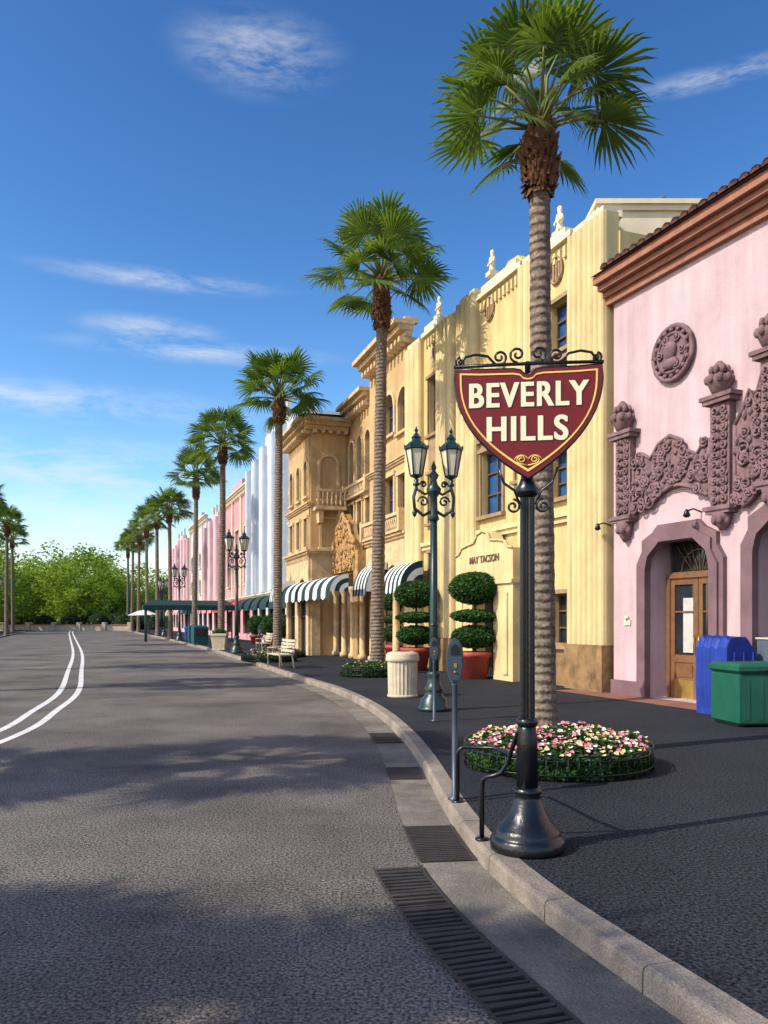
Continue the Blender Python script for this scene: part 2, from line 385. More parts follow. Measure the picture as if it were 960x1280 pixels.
def grate(y0,y1,wa,wb,name='drain_grate',pitch=.045,miss=0.,wob=0.):
    a=Asm(name,(0,0,0)); s=a.p('frame','dark'); bars=a.p('bars','iron')  # dark sheet under the bars paints the shade of the open drain
    P=resample(kerb,pitch); P=[p for p in P]
    A=offs(P,wa);B=offs(P,wb); idx=[i for i,p in enumerate(P) if y0<=p[1]<=y1]
    n=len(idx)
    s.add([(A[i][0],A[i][1],.008) for i in idx]+[(B[i][0],B[i][1],.008) for i in idx],[(k,n+k,n+k+1,k+1) for k in range(n-1)])
    for i in idx[:-1]:
        a0=Vector(A[i]);b0=Vector(B[i]);a1=Vector(A[i+1]);b1=Vector(B[i+1])
        f=.52+ru(-.06,.06); a2=a0.lerp(a1,f+ru(-wob,wob));b2=b0.lerp(b1,f+ru(-wob,wob))
        z=.02
        vs=[(q.x,q.y,zz) for zz in (.009,z) for q in (a0,b0,b2,a2)]
        bars.add(vs,[(4,5,6,7),(0,1,5,4),(1,2,6,5),(2,3,7,6),(3,0,4,7)])
    for W0,W1 in ((wa-.02,wa),(wb,wb+.02)):
        C=offs(P,W0);D=offs(P,W1)
        bars.add([(C[i][0],C[i][1],.021) for i in idx]+[(D[i][0],D[i][1],.021) for i in idx],[(k,n+k,n+k+1,k+1) for k in range(n-1)])
    a.done()
grate(11.0,12.0,-.40,-.05); grate(8.5,9.2,-.40,-.05); grate(5.6,6.6,-.40,-.03); grate(2.2,5.6,-.74,-.44,pitch=.06,wob=.25)
cl=catmull([(-6.2,2),(-5.75,6),(-5.62,9),(-5.85,12.1),(-6.5,14.8),(-7.65,18.9),(-10.3,26.1),(-16.5,42.5),(-30.2,77),(-44,112),(-62,160)],12)
mk=Asm('road_markings',(0,0,0)); b=mk.p('paint','line')
for o in (-.02,.40):
    A=offs(cl,o-.065);B=offs(cl,o+.065);n=len(A)
    b.add([(p[0],p[1],.005) for p in A]+[(p[0],p[1],.005) for p in B],[(k,n+k,n+k+1,k+1) for k in range(n-1)])
mk.done()

# ---------------------------------------------------------------- pink stucco building
PA=(4.97,17.3); pd=Vector((-.386,.9225)); 
Anear=(PA[0]-pd.x*17,PA[1]-pd.y*17)
a=Asm('pink_stucco_building',(Anear[0],Anear[1],0)); F=a.facade(Anear,PA)
U,Z=F.U,F.Z
HP=Z(768,362)
dop=F.op(812,894,672,866); dop=(dop[0],dop[1],SW,dop[3]); d2=F.op(947,1040,640,900); d2=(d2[0],d2[1],SW,d2[3])
F.wall('walls','pink',0,F.L,0,HP,[dop,d2],depth=.55)
F.box('body','pink',0,F.L,-13,-.6,0,HP-.05)
F.box('plinth','mauve2',dop[1]+.25,F.L+.02,.003,.07,0,.42); F.box('plinth','mauve2',d2[1]+.25,dop[0]-.25,.003,.07,0,.42)
c=a.p('cornice','rcorn')
for w0,w1,z0,z1 in ((.003,.12,-.42,-.28),(.003,.2,-.278,-.16),(-.1,.34,-.158,-.04),(-.12,.46,-.038,.12)):
    c.box(-.1,F.L+.12,w0,w1,HP+z0+.1,HP+z1+.1)
t=a.p('roof_tiles','rtile'); n=int(F.L/.23)
zt=HP+.225
for i in range(n):
    u=i*.23+.1
    K=6; 
    for seg in range(5):
        w0=.56-seg*.55; w1=w0-.58; z0=zt+seg*.13+.02;z1=zt+(seg+1)*.13
        r0=.105;r1=.085
        vs=[(u-r0*math.cos(math.pi*k/K),w0,z0+r0*math.sin(math.pi*k/K)) for k in range(K+1)]+[(u-r1*math.cos(math.pi*k/K),w1,z1+r1*math.sin(math.pi*k/K)) for k in range(K+1)]
        t.add(vs,[(k,k+1,k+8,k+7) for k in range(K)]+[tuple(range(7))],True)
t.add([(-.1,.53,zt),(F.L+.12,.53,zt),(F.L+.12,-3,zt+.8),(-.1,-3,zt+.8)],[(0,1,2,3)])
t.add([(-.1,-3,zt+.8),(F.L+.12,-3,zt+.8),(F.L+.12,-8,zt+1.8),(-.1,-8,zt+1.8)],[(0,1,2,3)])
orn=a.p('baroque_relief','mauve')
def inside(p,poly):
    r=False;j=len(poly)-1
    for i in range(len(poly)):
        if (poly[i][1]>p[1])!=(poly[j][1]>p[1]) and p[0]<(poly[j][0]-poly[i][0])*(p[1]-poly[i][1])/(poly[j][1]-poly[i][1])+poly[i][0]: r=not r
        j=i
    return r
def scroll(b,u,z,r,s=1,w=.1,th=.028,a0=0,turns=1.5):
    pts=[]
    for k in range(15):
        t_=k/14; an=a0+s*t_*turns*2*math.pi; rr=r*(1-.82*t_)
        pts.append((u+rr*math.cos(an),w+.03*t_,z+rr*math.sin(an)))
    b.tube(pts,th,5)
def relief(b,poly,w=.1,dens=45,edge=.04):
    b.prism(poly,.003,w)
    us=[p[0] for p in poly];zs=[p[1] for p in poly]
    area=0
    for i in range(len(poly)): q=poly[(i+1)%len(poly)];area+=poly[i][0]*q[1]-q[0]*poly[i][1]
    area=abs(area)/2
    for _ in range(int(area*dens)):
        for k in range(20):
            p=(ru(min(us),max(us)),ru(min(zs),max(zs)))
            if inside(p,poly): break
        if rnd()<.45: scroll(b,p[0],p[1],ru(.07,.16),random.choice((-1,1)),w+.02,.026,ru(0,6))
        else:
            b.ell((p[0],w+.01,p[1]),(ru(.03,.08),ru(.04,.08),ru(.04,.09)),7,5)
    pp=[(p[0],w,p[1]) for p in poly]+[(poly[0][0],w,poly[0][1])]
    b.tube(pp,edge,6)
def pxpoly(L): return [(U(x),Z(x,y)) for x,y in L]
band=pxpoly([(797,578),(808,568),(818,574),(828,556),(842,545),(854,549),(862,563),(876,568),(886,552),(893,548),(893,622),(884,617),(872,610),(856,606),(842,609),(828,618),(815,634),(797,640)])
relief(orn,band,dens=60)
band2=pxpoly([(924,532),(934,512),(942,488),(950,500),(960,462),(975,430),(1000,395),(1040,350),(1100,380),(1100,640),(1040,605),(990,596),(955,612),(940,630),(924,632)])
relief(orn,band2,dens=40)
def ocol(x0,x1,yt,yb,yf,yp):
    xm=(x0+x1)/2; u=U(xm); hw=abs(U(x1)-U(x0))/2; zt_=Z(xm,yt);zb=Z(xm,yb);zf=Z(xm,yf);zp=Z(xm,yp)
    orn.box(u-hw,u+hw,.004,.16,zb,zt_)
    for k in range(int((zt_-zb)/.16)):
        z=zb+.1+k*.16; scroll(orn,u-hw*.45,z,.09,1,.17,.028,k); scroll(orn,u+hw*.45,z,.09,-1,.17,.028,k+2); orn.ell((u,.18,z),(.05,.06,.07),7,5)
    for zz,e in ((zt_,.1),(zt_+.08,.15),(zb-.06,.1),(zb-.12,.05)):
        orn.box(u-hw-e,u+hw+e,.005,.2+e*.6,zz-.03,zz+.045)
    h=zf-zt_-.12
    orn.lathe([(.08,0),(.14,.04),(.2,h*.3),(.24,h*.45),(.18,h*.55),(.1,h*.62),(.15,h*.7),(.12,h*.85),(.04,h)],(u,.16,zt_+.12),12)
    for k in range(8): 
        orn.ell((u+.2*math.cos(k*.785),.16+.2*math.sin(k*.785),zt_+.12+h*.45),(.07,.07,.09),7,5)
        orn.ell((u+.15*math.cos(k*.785+.4),.16+.15*math.sin(k*.785+.4),zt_+.12+h*.72),(.05,.05,.08),6,5)
    hb=zb-.14-zp
    orn.lathe([(.03,0),(.1,hb*.25),(.16,hb*.6),(.2,hb)],(u,.1,zp),12)
    for k in range(6): orn.ell((u+.13*math.cos(k*1.05),.12+.12*math.sin(k*1.05),zp+hb*.6),(.06,.06,.09),7,5)
ocol(777,795,548,645,503,678); ocol(896,920,503,632,453,663); ocol(960,985,445,600,392,640)
um,zm=U(844.5),Z(844.5,442); rm=.52
for r,w in ((rm,.06),(rm*.8,.1)):
    orn.prism([(um+r*math.cos(k*.2618),zm+r*math.sin(k*.2618)) for k in range(24)],.003,w)
orn.tube([(um+rm*math.cos(k*.2618),.08,zm+rm*math.sin(k*.2618)) for k in range(25)],.05,6)
orn.tube([(um+rm*.72*math.cos(k*.2618),.1,zm+rm*.72*math.sin(k*.2618)) for k in range(25)],.03,6)
orn.ell((um,.12,zm+.05),(.16,.1,.2),10,8); orn.ell((um,.12,zm-.2),(.2,.08,.12),10,6)
for k in range(16): orn.ell((um+rm*.86*math.cos(k*.393),.1,zm+rm*.86*math.sin(k*.393)),(.05,.05,.05),6,5)
for k in range(6): scroll(orn,um+.3*math.cos(k*1.05),zm+.3*math.sin(k*1.05),.09,1,.12,.022,k)
def ring(o,i,w0,w1,part='door_surround',m='mauve2'):
    s_=a.p(part,m); n=len(o)
    for k in range(n-1):
        s_.prism([o[k],o[k+1],i[k+1],i[k]],w0,w1)
for (da,db,_,dz) in (dop,d2):
    o=[(da-.28,SW),(da-.28,dz-.45),(da-.12,dz-.2),(da-.12,dz+.02),(da+.18,dz+.16),(da+.34,dz+.3),(db-.34,dz+.3),(db-.18,dz+.16),(db+.12,dz+.02),(db+.12,dz-.2),(db+.28,dz-.45),(db+.28,SW)]
    i=[(da+.02,SW),(da+.02,dz-.6),(da+.06,dz-.42),(da+.1,dz-.3),(da+.3,dz-.14),(da+.42,dz-.04),(db-.42,dz-.04),(db-.3,dz-.14),(db-.1,dz-.3),(db-.06,dz-.42),(db-.02,dz-.6),(db-.02,SW)]
    ring(o,i,.004,.1)
    o2=[(p[0]*1+( .1 if k<6 else -.1),p[1]-(.0 if k in(0,11) else .1)) for k,p in enumerate(o)]
    ring(o2,i,.101,.15,'door_surround','mauve2')
    fr=a.p('door_frame','bronze'); w=-.5
    fr.box(da+.02,db-.02,w-.06,w-.02,SW,dz)
    wd=a.p('doors','wood'); gl=a.p('door_glass','glassd'); cu=a.p('door_curtains','curtain'); br=a.p('kick_plates','brass')
    dh=min(dz-.75,2.75); mid=(da+db)/2
    for (x0,x1) in ((da+.12,mid-.008),(mid+.008,db-.12)):
        st=.11
        wd.box(x0,x0+st,w,w+.06,SW,dh);wd.box(x1-st,x1,w,w+.06,SW,dh)
        wd.box(x0+st,x1-st,w,w+.06,dh-.13,dh);wd.box(x0+st,x1-st,w,w+.06,.85,1.0)
        br.box(x0+st,x1-st,w+.01,w+.065,SW,.5); wd.box(x0+st,x1-st,w+.005,w+.04,.5,.85)
        wd.box(x0+st+.05,x1-st-.05,w+.041,w+.055,.56,.8)
        gl.box(x0+st,x1-st,w+.0,w+.02,1.0,dh-.13)
        cu.box(x0+st+.05,x1-st-.2,w+.021,w+.026,1.05,dh-.4)
        wd.box(x0+st,x1-st,w+.022,w+.05,1.85,1.88)
    wd.box(da+.02,da+.12,w,w+.09,SW,dh+.1);wd.box(db-.12,db-.02,w,w+.09,SW,dh+.1);wd.box(da+.12,db-.12,w,w+.1,dh,dh+.12)
    br.tube([(mid-.07,w+.11,1.05),(mid-.07,w+.12,1.4)],.012); br.tube([(mid+.07,w+.11,1.05),(mid+.07,w+.12,1.4)],.012)
    gl.box(da+.12,db-.12,w,w+.02,dh+.12,dz-.05)
    for k in range(-3,4):
        fr.tube([(mid+k*.05,w+.05,dh+.13),(mid+k*.2,w+.05,dz-.08)],.014,5)
    fr.tube([(mid+.45*math.cos(k*math.pi/10),w+.05,dh+.13+.42*math.sin(k*math.pi/10)) for k in range(11)],.018,5)
bl=a.p('wall_brackets','black')
for x,y in ((764,657),(877,640)):
    u,z=U(x),Z(x,y); bl.tube([(u,.0,z),(u,.2,z+.05),(u,.36,z+.0)],.016); bl.lathe([(.03,0),(.07,.03),(.04,.12),(.02,.15)],(u,.36,z-.12),8)
pl=a.p('plaque','cream'); u,z=U(785),Z(785,778); pl.box(u-.1,u+.1,.003,.03,z-.06,z+.06)
pl.lathe([(.05,0),(.06,.03),(.02,.07)],(u,.04,z+.07),8)
a.done()
tp=MB()
tp.M=Matrix.Translation((Anear[0],Anear[1],0))@F.Mx
tp.quad((0,.07,SW),(F.L+1,.07,SW),(F.L+1,.85,SW),(0,.85,SW)); link(bpy.data.objects.new('terracotta_pavement',tp.mesh('terracotta_pavement',M['terra'])))

# ---------------------------------------------------------------- art deco yellow building
A=(4.97,17.36);B=(.95,28.0)
a=Asm('art_deco_building',(A[0],A[1],0)); F=a.facade(A,B); U,Z=F.U,F.Z
def sec(x0,x1): return sorted((U(x0),U(x1)))
F.box('body','yel',0.02,F.L,-12,-.42,0,9.4)
base=1.15
def bay(x0,x1,zt,wins,part='walls',m='yel'):
    u0,u1=sec(x0,x1); ops=[]
    for (p0,p1,q0,q1,*r) in wins:
        o=F.op(p0,p1,q0,q1); o=(max(o[0],u0+.1),min(o[1],u1-.1),o[2],o[3]); ops.append(o)
    F.wall(part,m,u0,u1,base,zt,ops)
    for o,wn in zip(ops,wins):
        g=wn[4] if len(wn)>4 else 'glass'
        F.win(o,2,3,glass=g,frame='bronze',trim='panelbr',tw=.1)
    F.wall('base_stone','brownst',u0,u1,0,base-.004,[],w=.03)
    return u0,u1
def flut(x0,x1,zt,n,pr=.12,w=.1):
    u0,u1=sec(x0,x1); F.flutes('fluted_pilasters','yflute',u0,u1,base,zt,n,w,pr)
    F.box('base_stone','brownst',u0-.03,u1+.03,-.3,w+.17,0,base-.003)
    return u0,u1
z1=Z(740,282); z2=Z(700,308); z4=Z(640,345); z5=Z(590,374); z6=Z(567,401); z7=Z(545,412); z8=Z(521,434)
F.box('body','yel',0.02,.35,-11.9,-.2,.1,z1-.4)
flut(718,764,z1,7)
bay(683,718,z2,[(689,714,376,438),(689,714,452,520),(690,714,562,622),(691,713,742,806,'glassd')])
flut(655,683,Z(669,325),4)
bay(600,655,z4,[(603,629,470,545),(603,629,562,643),(646,654,560,600)])
flut(577,600,z5,4); flut(557,577,z6,4,w=.25)
bay(530,557,z7,[(537,556,468,540),(537,556,590,652),(538,556,690,800,'glassd')])
u0,u1=flut(512,530,z8,3)
F.box('body','yel',U(512),F.L+.1,-6,-.05,0,z8-.3)
for x0,x1,z in ((683,718,z2),(600,655,z4),(530,557,z7)):
    u0,u1=sec(x0,x1); F.box('parapet_caps','cream',u0,u1,-.42,.12,z+.002,z+.14)
    F.box('parapet_caps','cream',u0+.25,u1-.25,-.3,.1,z+.142,z+.3)
    F.box('ledges','yflute',u0+.02,u1-.02,.003,.16,4.15,4.27); F.box('ledges','yflute',u0+.02,u1-.02,.003,.09,4.02,4.148)
    for k in range(int((u1-u0)/.22)): F.box('ledges','yflute',u0+.06+k*.22,u0+.16+k*.22,.004,.07,z-.38,z-.12)
for x0,x1,z in ((718,764,z1),(655,683,Z(669,325)),(577,600,z5),(557,577,z6),(512,530,z8)):
    u0,u1=sec(x0,x1); F.box('parapet_caps','cream',u0+.12,u1-.12,-.25,.12,z+.002,z+.16)
sp=a.p('spandrels','panelbr')
for x0,x1,ya,yb in ((689,714,441,449),(603,629,547,560),(537,556,545,585)):
    o=F.op(x0,x1,ya,yb); sp.box(o[0],o[1],.003,.05,o[2]+.03,o[3]-.06)
ct=a.p('cartouches','panelbr')
for x,y in ((697,338),(613,386),(547,438)):
    u,z=U(x),Z(x,y)
    ct.tube([(u+.26*math.cos(k*.393),.05,z+.32*math.sin(k*.393)) for k in range(17)],.035,6)
    for q in (-.12,0,.12): ct.box(u+q-.035,u+q+.035,.002,.05,z-.24,z+.24)
st=a.p('statues','cream')
for x,z in ((697,z2+.3),(613,z4+.5),(547,z7+.3)):
    u=U(x)
    st.box(u-.14,u+.14,-.2,.08,z-.02,z+.1)
    st.lathe([(.13,0),(.11,.1),(.08,.22),(.12,.34),(.1,.42),(.04,.46),(.075,.52),(.07,.6),(.02,.64)],(u,-.06,z+.1),10,sx=1,sy=.8)
    st.tube([(u-.1,-.06,z+.48),(u-.17,-.02,z+.36),(u-.08,.04,z+.28)],.03,6); st.tube([(u+.1,-.06,z+.48),(u+.17,-.02,z+.36),(u+.08,.04,z+.28)],.03,6)
sh=a.p('walls','yel'); ua,ub=sec(600,655)
sh.prism([(ua,z4+.1),(ua+.35,z4+.45),(ua+.9,z4+.5),(ua+1.2,z4+.14),(ua+1.2,z4+.1)],-.35,-.02)
w=.55
ua,ub=sorted((U(570,w),U(641,w))); zt=Z(605,690,w)
mid=(ua+ub)/2
top=[(ub,zt),(ub-.25,zt+.05),(ub-.4,zt+.2),(ub-.7,zt+.25),(mid+.45,zt+.3),(mid+.3,zt+.5),(mid,zt+.58),(mid-.3,zt+.5),(mid-.45,zt+.3),(ua+.7,zt+.25),(ua+.4,zt+.2),(ua+.25,zt+.05),(ua,zt)]
en=a.p('entrance_portal','yflute')
dz=2.6; dw=.62
en.prism([(ua,dz)]+[(ub,dz)]+top,.13,w)
en.box(ua,mid-dw,.13,w,.13,dz-.002); en.box(mid+dw,ub,.13,w,.13,dz-.002)
a.p('door_leaf','bronze').box(mid-dw,mid+dw,.14,.2,.13,dz-.01); a.p('door_pane','glassd').box(mid-dw+.12,mid-.05,.201,.215,.4,dz-.2);a.p('door_pane','glassd').box(mid+.05,mid+dw-.12,.201,.215,.4,dz-.2)
en.box(ua-.04,ub+.04,w-.3,w+.06,dz+.05,dz+.15)
for k in range(12): 
    en.tube([(top[k][0],w+.02,top[k][1]),(top[k+1][0],w+.02,top[k+1][1])],.035,6)
for q in (ua+.35,ub-.35): en.box(q-.12,q+.12,w+.001,w+.05,.3,dz-.2)
mt=F.Mx@Matrix.Translation((mid-.1,w+.012,Z(600,700,w)))@Matrix.Rotation(math.pi,4,'Z')@Matrix.Rotation(math.pi/2,4,'X')
a.text('MAY TACSON',.27,mt,'bronze',.01,.006)
for x0,x1,yt,yb in ((655,678,700,845),):
    o=F.op(x0,x1,yt,yb); F.box('shop_display','brownst',o[0],o[1],.14,.3,.13,o[3])
    F.box('shop_display_glass','glassd',o[0]+.12,o[1]-.12,.301,.315,1.0,o[3]-.2)
a.M=Matrix.Translation((-A[0],-A[1],0))
cb=a.p('rear_block','cream'); cb.box(5.0,8.25,18.5,26,6,11.15)
cb.box(4.92,8.33,18.42,26.1,11.152,11.27); cb.box(4.86,8.39,18.36,26.2,11.272,11.38)
a.p('roof_vent','greybox').lathe([(.06,0),(.06,.25),(.12,.27),(.1,.34)],(6.6,19,11.38),8)
cb.box(4.75,5.3,18.0,19.5,8.5,10.75); cb.box(4.7,5.35,17.95,19.55,10.752,10.9)
a.done()

# ---------------------------------------------------------------- tan italianate building
A=(.95,28.02);B=(-5.7,48.0)
a=Asm('tan_ornate_building',(A[0],A[1],0)); F=a.facade(A,B); U,Z=F.U,F.Z
uR=U(462); uM=U(432)
HR=Z(487,447); HM=HR-.9; HW=Z(388,538,1.6)
uE=uM+4.9
F.box('body','tan',.03,uE+2,-12,-.42,0,HM-.2); F.box('body','tan',.02,uR,-11,-.415,0,HR-.1)
def arch(o): return (o[0],o[1],o[2],o[3],True)
w3=[arch(F.op(482,493,494,545)),arch(F.op(499,512,484,538))]
w2=[F.op(482,493,597,650),F.op(499,511,592,646)]
zb=4.55
F.wall('walls','tan',0,uR,zb,HR,w3+w2)
for o in w3: F.win(o,2,2,frame='bronze',trim='tantrim',tw=.16)
for o in w2: F.win(o,2,2,frame='bronze',trim='tantrim',tw=.14)
F.cornice('cornice','tantrim',-.1,uR+.1,HR,.55,.7,dent=.4)
F.cornice('string_course','tantrim',0,uR,6.9+.5,.2,.18)
F.cornice('string_course','tantrim',0,uE-4.9,zb,.28,.3,dent=.3)
wm=[]
n=3; du=(uM-uR)/n
for i in range(n):
    wm.append((uR+du*i+.25,uR+du*(i+1)-.25,7.5,9.6,True)); wm.append((uR+du*i+.3,uR+du*(i+1)-.3,5.1,6.8))
F.wall('walls','tan',uR,uM,zb,HM,wm,w=-.15)
for o in wm: F.win(o,2,2,w=-.15,trim='tantrim',tw=.12)
F.cornice('cornice','tantrim',uR+.1,uM,HM,.5,.6,w=-.15,dent=.4)
bal=a.p('balustrades','tantrim')
def balus(u0,u1,z,w,h=.7,step=.22):
    F.use(); bal.M=F.Mx
    bal.box(u0,u1,w-.08,w+.08,z,z+.1); bal.box(u0,u1,w-.1,w+.1,z+h-.12,z+h)
    k=u0+step/2
    while k<u1: bal.lathe([(.04,0),(.07,.12),(.04,h*.45),(.06,h*.6),(.04,h-.22)],(k,w,z+.1),6); k+=step
    bal.box(u0-.1,u0+.12,w-.13,w+.13,z-.002,z+h+.1); bal.box(u1-.12,u1+.1,w-.13,w+.13,z-.003,z+h+.1)
balus(.2,uR-.1,zb+.3,.3); balus(uR+.2,uM-.1,7.0,.05,.6)
ops=[]; k=.35
while k+2.1<uM: ops.append((k,k+1.9,SW,3.7,True)); k+=2.7
F.wall('ground_arcade','tantrim',0,uM,0,zb-.004,ops,w=.25,depth=.45)
for o in ops: F.win(o,2,2,w=.25,depth=.5,glass='glassd',frame='tantrim')
F.box('arcade_piers','gold',uR-.3,uR+.3,.26,.6,0,zb-.01)
for k in range(8):
    u=.15+k*1.35
    if u<uM: F.use(); a.p('columns','tantrim').lathe([(.2,0),(.2,.15),(.13,.22),(.12,2.6),(.2,2.8),(.22,2.95)],(u,.5,SW),10)
F.use(); gb=a.p('ornate_gable','gold'); gm=(uR+uM)/2+.1; gz=zb+.1
poly=[(gm-1.9,gz-.9),(gm+1.9,gz-.9),(gm+1.8,gz+.3),(gm+1.2,gz+.6),(gm+.9,gz+1.1),(gm+.35,gz+1.3),(gm,gz+1.6),(gm-.35,gz+1.3),(gm-.9,gz+1.1),(gm-1.2,gz+.6),(gm-1.8,gz+.3)]
gb.prism(poly,.26,.6)
for _ in range(150):
    p=(ru(gm-1.8,gm+1.8),ru(gz-.8,gz+1.6))
    if inside(p,poly):
        if rnd()<.5: scroll(gb,p[0],p[1],ru(.12,.22),random.choice((-1,1)),.62,.045,ru(0,6))
        else: gb.ell((p[0],.62,p[1]),(.1,.1,.12),7,5)
gb.tube([(p[0],.6,p[1]) for p in poly[2:]],.08,6)
ww=1.6
wf=[]
for c in (uM+.9,uM+2.45,uM+4.0):
    wf+=[(c-.32,c+.32,7.3,8.9,True),(c-.32,c+.32,5.0,6.3)]
F.wall('wing_walls','tan',uM,uE,zb,HW,wf,w=ww)
for o in wf: F.win(o,2,2,w=ww,trim='tantrim',tw=.12)
F.wall('wing_ground','tantrim',uM,uE,0,zb-.004,[(uM+.5,uM+2.1,SW,3.6,True),(uM+2.8,uM+4.4,SW,3.6,True)],w=ww+.12)
for o in [(uM+.5,uM+2.1,SW,3.6,True),(uM+2.8,uM+4.4,SW,3.6,True)]: F.win(o,2,2,w=ww+.12,glass='glassd')
F.box('wing_body','tan',uM+.03,uE-.02,-.5,ww-.42,0,HW-.05)
F.cornice('cornice','tantrim',uM-.15,uE+.15,HW,.5,.65,w=ww,dent=.35)
F.cornice('string_course','tantrim',uM,uE,zb,.28,.3,w=ww,dent=.3)
F.cornice('string_course','tantrim',uM,uE,6.75,.2,.2,w=ww)
F.use(); tr=a.p('wing_roof','rtile'); tr.add([(uM-.8,ww+.6,HW+.52),(uE+.6,ww+.6,HW+.52),(uE-1,-2,HW+1.1),(uM+1,-2,HW+1.1)],[(0,1,2,3)])
tr2=a.p('parapet_blocks','tantrim')
for i in range(9): 
    u=.2+i*.6
    if u<uR: tr2.box(u-.12,u+.12,-.3,.2,HR+.55,HR+.75)
Fo=F
def wpt(u,w): v=Matrix.Translation((A[0],A[1],0))@Fo.Mx@Vector((u,w,0)); return (v.x,v.y)
S=a.facade(wpt(uM,0),wpt(uM,ww))
so=[(.42,1.18,7.1,9.0,True),(.5,1.1,4.95,6.2)]
S.wall('wing_side','tan',0,ww,zb,HW,so,w=0.012)
for o in so: S.win(o,2,2,w=.012,trim='tantrim',tw=.12)
S.wall('wing_side_ground','tantrim',0,ww,0,zb-.004,[(.4,1.2,SW,3.4,True)],w=.1)
S.win((.4,1.2,SW,3.4,True),2,2,w=.1,glass='glassd')
S.cornice('cornice','tantrim',-.1,ww+.3,HW+.003,.5,.6,w=.01,dent=.35)
S.cornice('string_course','tantrim',-.05,ww+.2,zb+.003,.28,.3,w=.01)
S.use(); bb=a.p('balcony','tantrim'); bb.M=S.Mx
bb.box(.15,1.5,.02,.75,6.55,6.7); bb.box(.15,1.5,.65,.75,7.35,7.45); bb.box(.15,.25,.02,.649,7.35,7.45)
for k in range(7): bb.lathe([(.05,0),(.08,.15),(.04,.35),(.05,.65)],(.22+k*.2,.7,6.7),6)
for k in (.35,1.25): bb.prism([(k-.08,6.0),(k+.08,6.0),(k+.12,6.548),(k-.12,6.548)],.02,.5)
Fo.use()
Fo.awning(U(507,.9),U(484,.9),2.75,Z(494,706,.5),.8,9,'white','agreen',w=.3)
Fo.awning(U(464,.9),U(447,.9),2.75,3.85,.8,9,'agreen','white',w=.3)
Fo.awning(U(430,1.9),uM+2.3,2.75,3.4,.7,13,'agreen','white',w=ww+.13,val=.3)
Fo.awning(uM+2.8,uE-.2,2.75,3.6,.9,9,'agreen','white',w=ww+.13)
a.done()

# ---------------------------------------------------------------- far buildings
def ptat(Y,sl=-.3325,Y0=28.,X0=.95): return (X0+sl*(Y-Y0),Y)
def farb(name,A,B,H,m,style,aw=None,steps=None):
    a=Asm(name,(A[0],A[1],0)); F=a.facade(A,B); L=F.L
    F.box('body',m,.02,L-.02,-12,-.42,0,H-.1)
    nb=max(2,int(L/3.2)); bw=L/nb; ops=[];shop=[]
    for i in range(nb):
        c=bw*(i+.5); shop.append((c-bw*.36,c+bw*.36,.6,3.0))
        z=4.6
        while z+1.8<H-.9: ops.append((c-bw*.2,c+bw*.2,z,z+1.7,style=='arch')); z+=2.9
    F.wall('walls',m,0,L,0,H,ops+shop)
    for o in ops: F.win(o,2,2,trim='cream',tw=.12,frame='cream')
    for o in shop: F.win(o,3,1,glass='glassd')
    if style=='fins':
        for i in range(nb+1):
            u=bw*i; hh=H+.9-abs(i-nb/2)*.25
            F.flutes('fins',m,max(0,u-.55),min(L,u+.55),3.6,hh,4,w=.25,pr=.2)
        F.box('stepped_top',m,L*.2,L*.8,-.4,.1,H+.002,H+.7); F.box('stepped_top',m,L*.33,L*.67,-.38,.12,H+.702,H+1.3)
        for k in (.33,.5,.67): F.box('roof_spires','cream',L*k-.12,L*k+.12,-.2,.0,H+1.302-(.6 if k!=.5 else 0),H+2.2)
    else:
        F.cornice('cornice','cream',0,L,H,.4,.4,dent=.5)
        for i in range(nb+1): F.box('pilasters','cream',max(0,bw*i-.25),min(L,bw*i+.25),.002,.14,3.6,H-.01)
        F.box('parapet',m,L*.3,L*.7,-.3,.05,H+.402,H+1.2)
    F.cornice('shop_cornice','cream',0,L,3.3,.25,.3)
    if aw:
        for i in range(nb):
            c=bw*(i+.5); F.awning(c-bw*.36,c+bw*.36,2.5,3.3,.9,7,aw[i%len(aw)],aw[(i+1)%len(aw)] if len(aw)>1 else aw[0],w=.31)
    a.done()
farb('white_fin_building',ptat(42.2),ptat(61.5),12.9,'wblue','fins',['agreen'])
P0=ptat(61.6)
def pf(Y): return (P0[0]-.37*(Y-P0[1]),Y)
farb('rose_building',pf(61.6),pf(73),12.0,'rose','rect',['ared'])
farb('pale_rose_building',pf(73.1),pf(84),10.8,'rose2','fins',['ared','apink'])
farb('lavender_building',pf(84.1),pf(98),12.4,'lav','arch',['agreen'])
farb('pink_corner_building',pf(98.1),pf(118),11.5,'rose2','fins',['ared','white'])

# ---------------------------------------------------------------- palms
def fan(mb,P,d,up,R,nb=24,droop=.35,spread=118):
    side=d.cross(up); 
    if side.length<.05: side=d.cross(Vector((1,0,0)))
    side.normalize(); nr=side.cross(d).normalized()
    stp=math.radians(2*spread/(nb-1)); fold=ru(.05,.3)
    for i in range(nb):
        an=math.radians(-spread)+stp*i+ru(-.03,.03); L=R*(1-.3*(abs(an)/2.05)**2)*ru(.88,1.06)
        c,s_=math.cos(an),math.sin(an)
        dv=(d*c+side*s_)-nr*abs(s_)*fold; pv=-d*s_+side*c
        w=L*.5*stp*.54; g=Vector((0,0,-1))
        m1=P+dv*L*.5; m2=P+dv*L*.78+g*droop*L*.05*ru(.5,1.4); tp=P+dv*L*.99+g*droop*L*.24*ru(.4,1.5)+pv*ru(-.03,.03)*L
        vs=[P,m1+pv*w,m1+nr*w*.6,m1-pv*w,m2+pv*w*.62,m2+nr*w*.3,m2-pv*w*.62,tp]
        mb.add(vs,[(0,1,2),(0,2,3),(1,4,5,2),(2,5,6,3),(4,7,5),(5,7,6)])
